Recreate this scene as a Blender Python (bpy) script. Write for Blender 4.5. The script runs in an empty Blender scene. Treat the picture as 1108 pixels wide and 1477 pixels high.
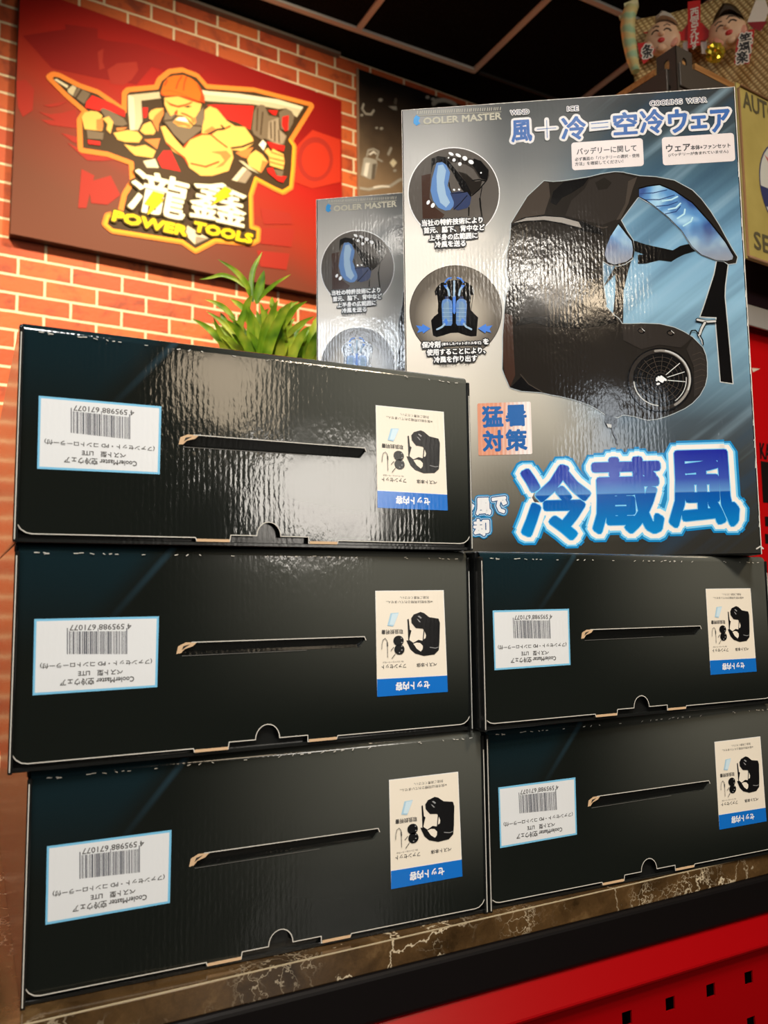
import bpy, bmesh, math, random
from mathutils import Vector, Matrix
from mathutils.geometry import tessellate_polygon
random.seed(7)
SC = bpy.context.scene
COL = SC.collection

# ------------------------------------------------------------------ camera
CAM = Vector((-0.04763, -0.73878, 0.30143))
ROT = Matrix(((0.8988037303, 0.4369344715, -0.0352153664),
              (-0.4381939100, 0.8934244638, -0.0988879402),
              (-0.0117452801, 0.1043120083, 0.9944752653)))     # columns: right, forward, up
FPX = 1217.6
right, fwd, up = ROT.col[0], ROT.col[1], ROT.col[2]
cd = bpy.data.cameras.new('camera'); cam = bpy.data.objects.new('camera', cd); COL.objects.link(cam)
m = Matrix((right, up, -fwd)).transposed().to_4x4(); m.translation = CAM
cam.matrix_world = m
cd.sensor_fit = 'VERTICAL'; cd.sensor_height = 36.0; cd.sensor_width = 27.0
cd.lens = FPX / 1477 * 36.0
cd.clip_start = 0.01; cd.clip_end = 60
cd.dof.use_dof = True; cd.dof.focus_distance = 0.95; cd.dof.aperture_fstop = 8.0
SC.camera = cam

# ------------------------------------------------------------------ world, exposure, main lights
vs = SC.view_settings
SC.display_settings.display_device = 'sRGB'
vs.view_transform = 'Standard'; vs.look = 'None'; vs.exposure = 0.0; vs.gamma = 1.0; vs.use_curve_mapping = False
w = bpy.data.worlds.new('room_air'); SC.world = w; w.use_nodes = True
w.node_tree.nodes['Background'].inputs[0].default_value = (0.9, 0.85, 0.8, 1)
w.node_tree.nodes['Background'].inputs[1].default_value = 0.03
FLOOR, CEIL = -0.90, 2.7237
WARM, NEUT, COOL = (1.0, 0.80, 0.56), (1.0, 0.93, 0.83), (0.86, 0.93, 1.0)
WHITE_L = (1.0, 0.975, 0.94)
def lamp(name, kind, loc, aim, power, color, size=0.1, spot=60, blend=0.6, spread=180):
    d = bpy.data.lights.new(name, kind); d.energy = power; d.color = color
    if kind == 'AREA': d.shape = 'DISK'; d.size = size; d.spread = math.radians(spread)
    else: d.shadow_soft_size = size
    if kind == 'SPOT': d.spot_size = math.radians(spot); d.spot_blend = blend
    o = bpy.data.objects.new(name, d); COL.objects.link(o); o.location = loc
    o.rotation_euler = (Vector(aim) - Vector(loc)).to_track_quat('-Z', 'Y').to_euler()
    return o
# ceiling spotlights washing the brick wall
lamp('wall_spotlight', 'SPOT', (-0.55, 0.55, 2.60), (-0.1, 2.45, 0.70), 290, WARM, 0.06, 78, 1.0)
lamp('wall_spotlight', 'SPOT', (0.85, 0.85, 2.55), (0.9, 2.5, 1.6), 290, WARM, 0.06, 80, 1.0)
lamp('wall_spotlight', 'SPOT', (-1.3, 0.7, 2.60), (-0.7, 2.35, -0.1), 560, WARM, 0.06, 80, 1.0)
# unseen area lights added to brighten the cartons from the front
lamp('added_carton_light', 'AREA', (0.0, -1.6, 2.45), (0.25, 0.0, 0.28), 6.6, WHITE_L, 0.5, spread=64)
lamp('added_carton_light', 'AREA', (1.5, -2.2, 2.4), (0.75, 0.1, 0.35), 8.0, WARM, 0.4, spread=80)
lamp('added_carton_light', 'AREA', (-0.55, -1.15, 2.45), (0.45, 0.35, 0.50), 4.2, WHITE_L, 0.4, spread=70)
def panel(loc, aim, sx, sy, radiance, color):
    """a flat shop lamp or a daylit pane; radiance is what a glossy carton sees of it"""
    d = bpy.data.lights.new('lamp_panel', 'AREA'); d.shape = 'RECTANGLE'; d.size = sx; d.size_y = sy; d.color = color
    d.energy = radiance * math.pi * sx * sy
    o = bpy.data.objects.new('lamp_panel', d); COL.objects.link(o); o.location = loc
    o.rotation_euler = (Vector(aim) - Vector(loc)).to_track_quat('-Z', 'Y').to_euler()
# LED panels on the ceiling of the shop, behind the photographer
for x_, y_, s_, r_, c_ in ((-1.75, -4.45, 0.42, 55, NEUT), (-1.58, -5.15, 0.40, 40, WARM), (-1.78, -3.85, 0.30, 10, WARM), (-1.46, -2.60, 0.12, 14, NEUT),
                       (-2.25, -2.75, 0.22, 40, NEUT), (-4.05, -4.30, 0.75, 48, COOL)):
    panel((x_, y_, 2.69), (x_, y_, 0), s_, s_, r_, c_)
# daylit panes of the shop front
panel((1.95, -6.2, 2.15), (0.2, 0, 0.4), 0.70, 0.70, 9.0, WARM)
panel((2.55, -6.2, 1.22), (0.2, 0, 0.4), 1.60, 0.85, 17.0, NEUT)
panel((-1.9, -6.2, 1.75), (0.6, 0, 0.4), 0.55, 0.60, 9.0, COOL)

# ------------------------------------------------------------------ measuring helpers
def ray(x, y):
    return right * ((x - 554) / FPX) + fwd + up * ((738.5 - y) / FPX)
def on_plane(x, y, p, n):
    d = ray(x, y); return CAM + d * ((Vector(p) - CAM).dot(n) / d.dot(n))
def on_z(x, y, z):
    d = ray(x, y); return CAM + d * ((z - CAM.z) / d.z)
class Face:
    """a vertical plane: origin o, horizontal direction at angle r; local axes u (right), depth (away), v (up)"""
    def __init__(s, o, r):
        s.o = Vector(o); s.r = r
        s.u = Vector((math.cos(r), math.sin(r), 0)); s.n = Vector((math.sin(r), -math.cos(r), 0))
    def uv(s, x, y):
        p = on_plane(x, y, s.o, s.n) - s.o
        return (p.dot(s.u), p.z)
    def pt(s, u, v, d=0.0):
        return s.o + s.u * u + Vector((0, 0, v)) - s.n * d
def zoom(ox, oy, sc):
    return lambda pts: [(ox + x / sc, oy + y / sc) for x, y in pts]

# ------------------------------------------------------------------ scene-graph helpers
def link(o, parent=None):
    COL.objects.link(o)
    if parent is not None: o.parent = parent
    return o
def tag(o, label, cat, group=None):
    o['label'] = label; o['category'] = cat
    if group: o['group'] = group
    return o
def thing(name, label, cat, loc=(0, 0, 0), rz=0.0, group=None):
    o = link(bpy.data.objects.new(name, None)); o.empty_display_size = 0.05
    o.location = loc; o.rotation_euler = (0, 0, rz)
    return tag(o, label, cat, group)
def mesh_obj(name, bm, mats, parent=None, smooth=False):
    me = bpy.data.meshes.new(name); bm.to_mesh(me); bm.free()
    for mm in (mats if isinstance(mats, (list, tuple)) else [mats]): me.materials.append(mm)
    if smooth:
        for p in me.polygons: p.use_smooth = True
    return link(bpy.data.objects.new(name, me), parent)
def struct(name, bm, mats, parent=None):
    o = mesh_obj(name, bm, mats, parent)
    if parent is None: o['kind'] = 'structure'
    return o
def dup(root, loc, rz, label):
    r = root.copy(); COL.objects.link(r); r.location = loc; r.rotation_euler = (0, 0, rz); r['label'] = label
    for ch in list(root.children):
        c = ch.copy(); COL.objects.link(c); c.parent = r
        for g in list(ch.children):
            d = g.copy(); COL.objects.link(d); d.parent = c
    return r
def add_box(bm, x0, x1, y0, y1, z0, z1, mi=0, bev=0.0, seg=2):
    vs_ = [bm.verts.new((x, y, z)) for z in (z0, z1) for y in (y0, y1) for x in (x0, x1)]
    fs = [bm.faces.new([vs_[i] for i in f]) for f in ((0, 2, 3, 1), (4, 5, 7, 6), (0, 1, 5, 4), (2, 6, 7, 3), (0, 4, 6, 2), (1, 3, 7, 5))]
    for f in fs: f.material_index = mi
    if bev > 0:
        es = list({e for f in fs for e in f.edges})
        r = bmesh.ops.bevel(bm, geom=es, offset=bev, segments=seg, profile=0.5, affect='EDGES')
        for f in r['faces']: f.material_index = mi
def box_bm(*a, **k):
    bm = bmesh.new(); add_box(bm, *a, **k); return bm
def add_tube(bm, pts, rad, n=8, mi=0, cap=True):
    rings = []
    for i, p in enumerate(pts):
        p = Vector(p); a = Vector(pts[max(i - 1, 0)]); b = Vector(pts[min(i + 1, len(pts) - 1)])
        t = (b - a).normalized(); s = t.orthogonal().normalized() if abs(t.z) > 0.9 else t.cross(Vector((0, 0, 1))).normalized()
        q = t.cross(s); r = rad[i] if isinstance(rad, (list, tuple)) else rad
        rings.append([bm.verts.new(p + (s * math.cos(k * 2 * math.pi / n) + q * math.sin(k * 2 * math.pi / n)) * r) for k in range(n)])
    for i in range(len(rings) - 1):
        for k in range(n):
            f = bm.faces.new((rings[i][k], rings[i][(k + 1) % n], rings[i + 1][(k + 1) % n], rings[i + 1][k])); f.material_index = mi; f.smooth = True
    if cap:
        for rg in (rings[0], rings[-1]):
            f = bm.faces.new(rg); f.material_index = mi

# ------------------------------------------------------------------ materials
_mats = {}
def srgb(r, g, b):
    f = lambda c: (c / 255 / 12.92) if c <= 10 else ((c / 255 + 0.055) / 1.055) ** 2.4
    return (f(r), f(g), f(b))
def nodes_of(name):
    mt = bpy.data.materials.new(name); mt.use_nodes = True
    nt = mt.node_tree; return mt, nt, nt.nodes['Principled BSDF']
def plain(name, rgb, rough=0.5, metal=0.0, emit=None, estr=0.0, ior=1.5, spec=0.5):
    if name in _mats: return _mats[name]
    mt, nt, b = nodes_of(name)
    b.inputs['Base Color'].default_value = (*rgb, 1); b.inputs['Roughness'].default_value = rough
    b.inputs['Specular IOR Level'].default_value = spec; b.inputs['Metallic'].default_value = metal; b.inputs['IOR'].default_value = ior
    if emit: b.inputs['Emission Color'].default_value = (*emit, 1); b.inputs['Emission Strength'].default_value = estr
    _mats[name] = mt; return mt
def N(nt, t, **kw):
    n = nt.nodes.new(t)
    for k, v in kw.items(): setattr(n, k, v)
    return n
def mth(nt, op, a, b=None, c=None, clamp=False):
    n = nt.nodes.new('ShaderNodeMath'); n.operation = op; n.use_clamp = clamp
    for i, v in enumerate((a, b, c)):
        if v is None: continue
        if isinstance(v, (int, float)): n.inputs[i].default_value = v
        else: nt.links.new(v, n.inputs[i])
    return n.outputs[0]
def smooth(nt, v, lo, hi):
    n = nt.nodes.new('ShaderNodeMapRange'); n.interpolation_type = 'SMOOTHSTEP'
    nt.links.new(v, n.inputs[0]); n.inputs[1].default_value = lo; n.inputs[2].default_value = hi
    return n.outputs[0]
def ramp(nt, fac, stops, interp='LINEAR'):
    n = nt.nodes.new('ShaderNodeValToRGB'); n.color_ramp.interpolation = interp
    e = n.color_ramp.elements
    while len(e) < len(stops): e.new(0.5)
    for el, (p, c) in zip(e, stops): el.position = p; el.color = (*c, 1)
    nt.links.new(fac, n.inputs[0]); return n.outputs[0]
def mixc(nt, fac, a, b, mode='MIX'):
    n = nt.nodes.new('ShaderNodeMix'); n.data_type = 'RGBA'; n.blend_type = mode
    for i, v in ((0, fac), (6, a), (7, b)):
        if isinstance(v, (int, float)): n.inputs[i].default_value = v
        elif isinstance(v, tuple): n.inputs[i].default_value = (*v, 1)
        else: nt.links.new(v, n.inputs[i])
    return n.outputs[2]
def obj_xyz(nt):
    tc = N(nt, 'ShaderNodeTexCoord'); sp = N(nt, 'ShaderNodeSeparateXYZ'); nt.links.new(tc.outputs['Object'], sp.inputs[0])
    return tc.outputs['Object'], sp.outputs[0], sp.outputs[1], sp.outputs[2]
def noise(nt, vec, scale, detail=2, rough=0.5, dist=0.0, out=0):
    n = N(nt, 'ShaderNodeTexNoise'); n.inputs['Scale'].default_value = scale; n.inputs['Detail'].default_value = detail
    n.inputs['Roughness'].default_value = rough; n.inputs['Distortion'].default_value = dist
    if vec is not None: nt.links.new(vec, n.inputs['Vector'])
    return n.outputs[out]
FLUTE = dict(strength=0.10)
def corrugate(nt, b, vec, strength=1.0):
    """the printed liner of corrugated board: faint upright flutes plus small crumples"""
    wv = N(nt, 'ShaderNodeTexWave'); wv.wave_type = 'BANDS'; wv.bands_direction = 'X'
    wv.inputs['Scale'].default_value = 66.8; wv.inputs['Distortion'].default_value = 1.4
    wv.inputs['Detail'].default_value = 1.0; wv.inputs['Detail Scale'].default_value = 0.3
    nt.links.new(vec, wv.inputs['Vector'])
    mp = N(nt, 'ShaderNodeMapping'); mp.inputs['Scale'].default_value = (1, 1, 0.45); nt.links.new(vec, mp.inputs[0])
    n1 = noise(nt, mp.outputs[0], 260, 2, 0.55); n2 = noise(nt, mp.outputs[0], 16, 1)
    amp = smooth(nt, n2, 0.36, 0.62)
    h = mth(nt, 'ADD', mth(nt, 'MULTIPLY', wv.outputs['Fac'], mth(nt, 'MULTIPLY_ADD', amp, 0.000022, 0.000003)),
            mth(nt, 'MULTIPLY', n1, mth(nt, 'MULTIPLY_ADD', amp, 0.00014, 0.000022)))
    h = mth(nt, 'ADD', h, mth(nt, 'MULTIPLY', noise(nt, vec, 9, 2), 0.0010))
    bp = N(nt, 'ShaderNodeBump'); bp.inputs['Strength'].default_value = strength; bp.inputs['Distance'].default_value = 1.0
    nt.links.new(h, bp.inputs['Height']); nt.links.new(bp.outputs[0], b.inputs['Normal'])
def gloss(name, rgb, rough=0.14, ior=1.5):
    """ink on the glossy corrugated board"""
    if name in _mats: return _mats[name]
    mt, nt, b = nodes_of(name); vec, x, y, z = obj_xyz(nt)
    b.inputs['Base Color'].default_value = (*rgb, 1); b.inputs['Roughness'].default_value = rough; b.inputs['IOR'].default_value = ior
    corrugate(nt, b, vec); _mats[name] = mt; return mt

# ------------------------------------------------------------------ flat print helpers
_text = {}
def text_shape(s, res=2):
    key = (s, res)
    if key in _text: return _text[key]
    cu = bpy.data.curves.new('lettering', 'FONT'); cu.body = s; cu.resolution_u = res
    o = bpy.data.objects.new('lettering', cu); COL.objects.link(o)
    dg = bpy.context.evaluated_depsgraph_get(); ev = o.evaluated_get(dg); me = ev.to_mesh()
    vs_ = [(v.co.x, v.co.y) for v in me.vertices]; fs = [tuple(p.vertices) for p in me.polygons]
    cnt = {}
    for f in fs:
        for i in range(len(f)):
            a, b = f[i], f[(i + 1) % len(f)]; k = (min(a, b), max(a, b)); cnt[k] = cnt.get(k, 0) + 1
    edges = [k for k, c in cnt.items() if c == 1]
    ev.to_mesh_clear(); bpy.data.objects.remove(o); bpy.data.curves.remove(cu)
    x0, x1 = min(v[0] for v in vs_), max(v[0] for v in vs_); y0, y1 = min(v[1] for v in vs_), max(v[1] for v in vs_)
    vs_ = [((x - x0) / (x1 - x0), (y - y0) / max(y1 - y0, 1e-6)) for x, y in vs_]
    _text[key] = (vs_, fs, edges, (x1 - x0) / max(y1 - y0, 1e-6)); return _text[key]
STEP = 0.00003
_jit = random.Random(99)
class Art:
    """flat print on the plane y = 0 of the parent's own frame (x right, z up); later layers lie on top"""
    def __init__(s, face=None, y0=-0.0003, step=STEP):
        s.step = step; s.V, s.F, s.M, s.mats, s.y, s.face = [], [], [], [], y0, face
    def mi(s, mat):
        if mat not in s.mats: s.mats.append(mat)
        return s.mats.index(mat)
    def up(s, k=1): s.y -= s.step * k; return s
    def raw(s, vs_, fs, mat, loose=False):
        b = len(s.V); i = s.mi(mat)
        if loose:                       # overlapping pieces of one ink: keep them from sharing a plane
            ys = [s.y] * len(vs_)
            for f in fs:
                yy = s.y - s.step * _jit.uniform(0.1, 0.85)
                for k in f: ys[k] = yy
            s.V += [(p[0], yy, p[1]) for p, yy in zip(vs_, ys)]
        else: s.V += [(x, s.y, z) for x, z in vs_]
        for f in fs:
            ar = sum(vs_[f[k - 1]][0] * vs_[f[k]][1] - vs_[f[k]][0] * vs_[f[k - 1]][1] for k in range(len(f)))
            s.F.append([b + k for k in (f if ar > 0 else tuple(reversed(f)))]); s.M.append(i)
    def px(s, pts): return [s.face.uv(x, y) for x, y in pts]
    def poly(s, pts, mat, holes=(), px=True):
        loops = [s.px(pts) if px else pts] + [s.px(h) if px else h for h in holes]
        flat = [p for l in loops for p in l]
        tri = tessellate_polygon([[Vector((p[0], p[1], 0)) for p in l] for l in loops])
        s.up(); s.raw(flat, tri, mat)
    def stroke(s, pts, wdt, mat, closed=False, px=True, edges=None, fresh=True, n=8):
        """a line of half-width wdt metres with round joints"""
        if px: pts = s.px(pts)
        if fresh: s.up()
        if edges is None:
            edges = [(i, i + 1) for i in range(len(pts) - 1)] + ([(len(pts) - 1, 0)] if closed else [])
        vs_, fs, used = [], [], set()
        for a, b in edges:
            (ax, ay), (bx, by) = pts[a], pts[b]; dx, dy = bx - ax, by - ay; l = math.hypot(dx, dy)
            used.add(a); used.add(b)
            if l < 1e-7: continue
            nx, ny = -dy / l * wdt, dx / l * wdt; k = len(vs_)
            vs_ += [(ax + nx, ay + ny), (ax - nx, ay - ny), (bx - nx, by - ny), (bx + nx, by + ny)]; fs.append((k, k + 1, k + 2, k + 3))
        for a in used:
            k = len(vs_); vs_ += [(pts[a][0] + math.cos(2 * math.pi * j / n) * wdt, pts[a][1] + math.sin(2 * math.pi * j / n) * wdt) for j in range(n)]
            fs.append(tuple(range(k, k + n)))
        s.raw(vs_, fs, mat, True)
    def ellipse(s, c, rx, ry, mat, px=True, n=40, rot=0.0, fresh=True):
        pts = [(c[0] + rx * math.cos(t) * math.cos(rot) - ry * math.sin(t) * math.sin(rot),
                c[1] + rx * math.cos(t) * math.sin(rot) + ry * math.sin(t) * math.cos(rot)) for t in (2 * math.pi * i / n for i in range(n))]
        if px: pts = s.px(pts)
        if fresh: s.up()
        s.raw(pts, [tuple(range(n))], mat)
    def rrect(s, u0, v0, u1, v1, rad, mat, n=5):
        pts = []
        for cx, cy, a in ((u1 - rad, v0 + rad, -90), (u1 - rad, v1 - rad, 0), (u0 + rad, v1 - rad, 90), (u0 + rad, v0 + rad, 180)):
            pts += [(cx + rad * math.cos(math.radians(a + 90 * i / n)), cy + rad * math.sin(math.radians(a + 90 * i / n))) for i in range(n + 1)]
        s.up(); s.raw(pts, [tuple(range(len(pts)))], mat)
    def text(s, txt, box, mat, bold=0.0, outlines=(), flip=False, slant=0.0, res=2, mirror=False):
        """box = (u0, v0, u1, v1); outlines = [(extra half-width, material)], outermost first"""
        vs_, fs, ed, asp = text_shape(txt, res); u0, v0, u1, v1 = box
        if flip: vs_ = [(1 - x, 1 - y) for x, y in vs_]
        pts = [(u0 + (u1 - u0) * x + slant * (y - 0.5) * (v1 - v0), v0 + (v1 - v0) * y) for x, y in vs_]
        for r, mo in outlines:
            s.up(); s.raw(pts, fs, mo); s.stroke(pts, bold + r, mo, px=False, edges=ed, fresh=False)
        s.up(); s.raw(pts, fs, mat)
        if bold: s.stroke(pts, bold, mat, px=False, edges=ed, fresh=False, n=6)
    def text_px(s, txt, x0, y0, x1, y1, mat, **k):
        a, b = s.face.uv(x0, y0), s.face.uv(x1, y1)
        s.text(txt, (a[0], b[1], b[0], a[1]), mat, **k)
    def line_px(s, txt, p, q, h, mat, **k):
        """text between the middle-left and middle-right image points, h pixels tall"""
        a, b = s.face.uv(*p), s.face.uv(*q); v = (a[1] + b[1]) / 2
        hm = abs(s.face.uv(p[0], p[1] - h / 2)[1] - s.face.uv(p[0], p[1] + h / 2)[1])
        s.text(txt, (a[0], v - hm / 2, b[0], v + hm / 2), mat, **k)
    def build(s, name, parent=None, smooth_=False):
        me = bpy.data.meshes.new(name); me.from_pydata(s.V, [], s.F)
        for mm in s.mats: me.materials.append(mm)
        me.polygons.foreach_set('material_index', s.M); me.update()
        return link(bpy.data.objects.new(name, me), parent)

def melt(o, into):
    """put a print's mesh into the mesh of the part it is printed on"""
    bm = bmesh.new(); bm.from_mesh(into.data); k = len(into.data.materials); nf = len(bm.faces)
    bm.from_mesh(o.data); bm.faces.ensure_lookup_table()
    for i in range(nf, len(bm.faces)): bm.faces[i].material_index += k
    for mm in o.data.materials: into.data.materials.append(mm)
    bm.to_mesh(into.data); bm.free(); me = o.data; bpy.data.objects.remove(o); bpy.data.meshes.remove(me)

# ================================================================== SETTING
TW = math.radians(4.5)
WALL = Face((1.469 * 0.96 + 0.03, 2.4965, 0.0), TW)       # brick wall plane, placed below from the ceiling line
p_ = on_z(500, 84, CEIL); WALL = Face((p_.x, p_.y, 0), TW)
# --- brick material
mt, nt, b = nodes_of('brick'); vec, x, y, z = obj_xyz(nt)
cv = N(nt, 'ShaderNodeCombineXYZ'); nt.links.new(x, cv.inputs[0]); nt.links.new(z, cv.inputs[1])
bt = N(nt, 'ShaderNodeTexBrick'); bt.inputs['Scale'].default_value = 1.0
bt.inputs['Brick Width'].default_value = 0.181; bt.inputs['Row Height'].default_value = 0.0665
bt.inputs['Mortar Size'].default_value = 0.0052; bt.inputs['Mortar Smooth'].default_value = 0.25; bt.inputs['Bias'].default_value = 0.0
bt.offset = 0.5
ofs = N(nt, 'ShaderNodeVectorMath', operation='ADD'); nt.links.new(cv.outputs[0], ofs.inputs[0]); ofs.inputs[1].default_value = (10.1935, 1.132, 0)
wob = N(nt, 'ShaderNodeVectorMath', operation='MULTIPLY_ADD'); nw_ = noise(nt, cv.outputs[0], 30, 2, out=1)
nt.links.new(nw_, wob.inputs[0]); wob.inputs[1].default_value = (0.003, 0.003, 0); nt.links.new(ofs.outputs[0], wob.inputs[2])
nt.links.new(wob.outputs[0], bt.inputs['Vector'])
bt.inputs['Color1'].default_value = (*srgb(204, 98, 40), 1); bt.inputs['Color2'].default_value = (*srgb(176, 68, 26), 1)
bt.inputs['Mortar'].default_value = (*srgb(236, 212, 172), 1)
spots = smooth(nt, noise(nt, cv.outputs[0], 11, 4, 0.6, 0.6), 0.50, 0.72)
dark = mixc(nt, mth(nt, 'MULTIPLY', spots, 0.75), bt.outputs['Color'], srgb(112, 42, 20), 'MIX')
col = mixc(nt, bt.outputs['Fac'], dark, srgb(236, 212, 172))
nt.links.new(col, b.inputs['Base Color']); b.inputs['Roughness'].default_value = 0.62
bp = N(nt, 'ShaderNodeBump'); bp.inputs['Strength'].default_value = 0.9; bp.inputs['Distance'].default_value = 0.006
hh = mth(nt, 'SUBTRACT', mth(nt, 'MULTIPLY', noise(nt, cv.outputs[0], 60, 3), 0.35), bt.outputs['Fac'])
nt.links.new(hh, bp.inputs['Height']); nt.links.new(bp.outputs[0], b.inputs['Normal'])
BRICK = mt
BLACK_PAINT = plain('black_paint', (0.012, 0.012, 0.013), 0.5)
def wall_panel(name, face, u0, u1, z0, z1, mat, thick=0.1):
    o = struct(name, box_bm(u0, u1, 0, thick, z0, z1), mat); o.location = (face.o.x, face.o.y, 0); o.rotation_euler = (0, 0, face.r); return o
wall_panel('wall_back', WALL, -6.4, 3.0, FLOOR, CEIL, BRICK)
mt, nt, b = nodes_of('dark_floor'); vec, x, y, z = obj_xyz(nt)
nt.links.new(ramp(nt, noise(nt, vec, 6, 4), [(0.3, (0.02, 0.018, 0.016)), (0.7, (0.035, 0.03, 0.027))]), b.inputs['Base Color']); b.inputs['Roughness'].default_value = 0.35
struct('floor', box_bm(-5.0, 4.6, -6.6, 3.2, FLOOR - 0.1, FLOOR), mt)
DARK_WALL = plain('dark_wall', (0.03, 0.028, 0.026), 0.7)
wall_panel('wall_right', Face((4.35, 2.9, 0), math.radians(-90)), 0, 9.3, FLOOR, CEIL, DARK_WALL)
wall_panel('wall_left', Face((-4.8, -6.4, 0), math.radians(90)), 0, 8.6, FLOOR, CEIL, DARK_WALL)
wall_panel('wall_front', Face((4.8, -6.3, 0), math.radians(180)), 0, 9.6, FLOOR, CEIL, plain('dark_front', (0.008, 0.008, 0.009), 0.8))
# ceiling of black expanded-mesh panels on a grey T-bar grid
mt, nt, b = nodes_of('black_mesh_ceiling'); vec, x, y, z = obj_xyz(nt)
ck = N(nt, 'ShaderNodeTexVoronoi'); ck.inputs['Scale'].default_value = 60; ck.feature = 'DISTANCE_TO_EDGE'; nt.links.new(vec, ck.inputs['Vector'])
nt.links.new(ramp(nt, ck.outputs['Distance'], [(0.02, (0.008, 0.008, 0.008)), (0.12, (0.002, 0.002, 0.002))]), b.inputs['Base Color']); b.inputs['Roughness'].default_value = 0.8
b.inputs['Specular IOR Level'].default_value = 0.1
CA = math.radians(2.6); CO = on_z(684, 102, CEIL)
o = struct('ceiling', box_bm(-6.9, 2.9, -8.9, 0.9, 0.006, 0.08), mt); o.location = CO; o.rotation_euler = (0, 0, CA)
BAR = plain('grey_ceiling_bar', srgb(226, 222, 212), 0.4)
DBAR = plain('dark_ceiling_bar', srgb(52, 48, 44), 0.5)
n = 1
for i in range(-4, 4):
    bm = box_bm(i * 0.6 - 0.012, i * 0.6 + 0.012, -4.2, 0.012, -0.004, 0.006)
    o = struct('trim_%d' % n, bm, BAR); o.location = CO; o.rotation_euler = (0, 0, CA); n += 1
for j in range(-5, 1):
    bm = box_bm(-3.8, 0.0 if j == 0 else 2.6, j * 0.6 - 0.012, j * 0.6 + 0.012, -0.0052, 0.0058)
    if j == 0: add_box(bm, 0.03, 2.6, -0.006, 0.008, -0.004, 0.0055, mi=1)
    o = struct('trim_%d' % n, bm, [BAR, DBAR]); o.location = CO; o.rotation_euler = (0, 0, CA); n += 1
# angle trim where the wall meets the ceiling
bm = box_bm(-4.0, -0.045, -0.03, -0.001, CEIL - 0.016, CEIL - 0.004)
o = struct('trim_%d' % n, bm, plain('wall_angle', srgb(120, 110, 98), 0.45)); o.location = (WALL.o.x, WALL.o.y, 0); o.rotation_euler = (0, 0, TW)

# ================================================================== COUNTER
CT = -0.007
e0, e1 = on_z(45.5, 1475.8, CT), on_z(1071, 1238.6, CT)
CR = math.atan2(e1.y - e0.y, e1.x - e0.x)
FRONT_FACE = Face((e0.x, e0.y, 0), CR)
mt, nt, b = nodes_of('brown_marble'); vec, x, y, z = obj_xyz(nt)
wv = N(nt, 'ShaderNodeVectorMath', operation='MULTIPLY_ADD'); nt.links.new(noise(nt, vec, 16, 5, 0.65, out=1), wv.inputs[0]); wv.inputs[1].default_value = (0.11,) * 3; nt.links.new(vec, wv.inputs[2])
def veins(scale, w0, w1):
    v_ = N(nt, 'ShaderNodeTexVoronoi', feature='DISTANCE_TO_EDGE'); v_.inputs['Scale'].default_value = scale; nt.links.new(wv.outputs[0], v_.inputs['Vector'])
    return smooth(nt, v_.outputs['Distance'], w1, w0)
big = mth(nt, 'MULTIPLY', veins(13, 0.004, 0.028), smooth(nt, noise(nt, vec, 5, 2), 0.46, 0.60))
fine = mth(nt, 'MULTIPLY', veins(42, 0.006, 0.04), smooth(nt, noise(nt, vec, 8, 3), 0.50, 0.66))
basec = ramp(nt, noise(nt, wv.outputs[0], 18, 5, 0.6), [(0.3, srgb(48, 34, 18)), (0.55, srgb(84, 62, 36)), (0.8, srgb(124, 98, 64))])
nt.links.new(mixc(nt, mth(nt, 'MAXIMUM', big, mth(nt, 'MULTIPLY', fine, 0.7)), basec, srgb(206, 190, 160)), b.inputs['Base Color'])
b.inputs['Roughness'].default_value = 0.12
MARBLE = mt
counter = thing('marble_counter', 'dark brown veined marble counter with black rail and red perforated panel under the cartons', 'counter', (e0.x, e0.y, 0), CR)
CL, CRT, CDEP = -1.6, 1.0, 1.09
mesh_obj('countertop', box_bm(CL, CRT, 0, CDEP, CT - 0.0245, CT, bev=0.0012), MARBLE, counter)
bm = box_bm(CL, CRT, 0.0002, 0.0016, CT - 0.0009, CT + 0.0001)
mesh_obj('edge_banding', bm, plain('worn_edge', srgb(176, 160, 130), 0.5), counter)
mesh_obj('edge_rail', box_bm(CL, CRT, -0.004, 0.05, CT - 0.068, CT - 0.0245, bev=0.005, seg=3), plain('black_rail', (0.004, 0.003, 0.003), 0.45, spec=0.15), counter)
RED = plain('red_enamel', srgb(146, 3, 8), 0.30, spec=0.12)
bm = bmesh.new()
L0, L1, L2 = CT - 0.0675, CT - 0.092, CT - 0.094
LIP = Face(tuple(FRONT_FACE.pt(0, 0, -0.018)), CR); L1 = LIP.uv(1000, 1394)[1]; L2 = L1 - 0.002; yq = -0.004
prof = [(0.03, L0), (0.002, L0), (-0.0175, L1), (-0.0180, L2), (-0.0170, L2 - 0.0025), (yq, L2 - 0.003)]
for (ya, za), (yb, zb) in zip(prof, prof[1:]):
    bm.faces.new([bm.verts.new(c) for c in ((CL, ya, za), (CRT, ya, za), (CRT, yb, zb), (CL, yb, zb))])
HX, HZ, HS = 0.0635, 0.0500, 0.0138
u_h, v_h = Face(tuple(FRONT_FACE.pt(0, 0, -0.004)), CR).uv(1025.5, 1428.5)
xs = sorted([u_h + (i) * HX for i in range(-14, 6)]); zs = [v_h - j * HZ for j in range(0, 9)]
gx = [CL] + [c for q in xs for c in (q - HS / 2, q + HS / 2)] + [CRT]
gz = [L2 - 0.003] + [c for q in zs for c in (q + HS / 2, q - HS / 2)] + [FLOOR + 0.05]
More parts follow.
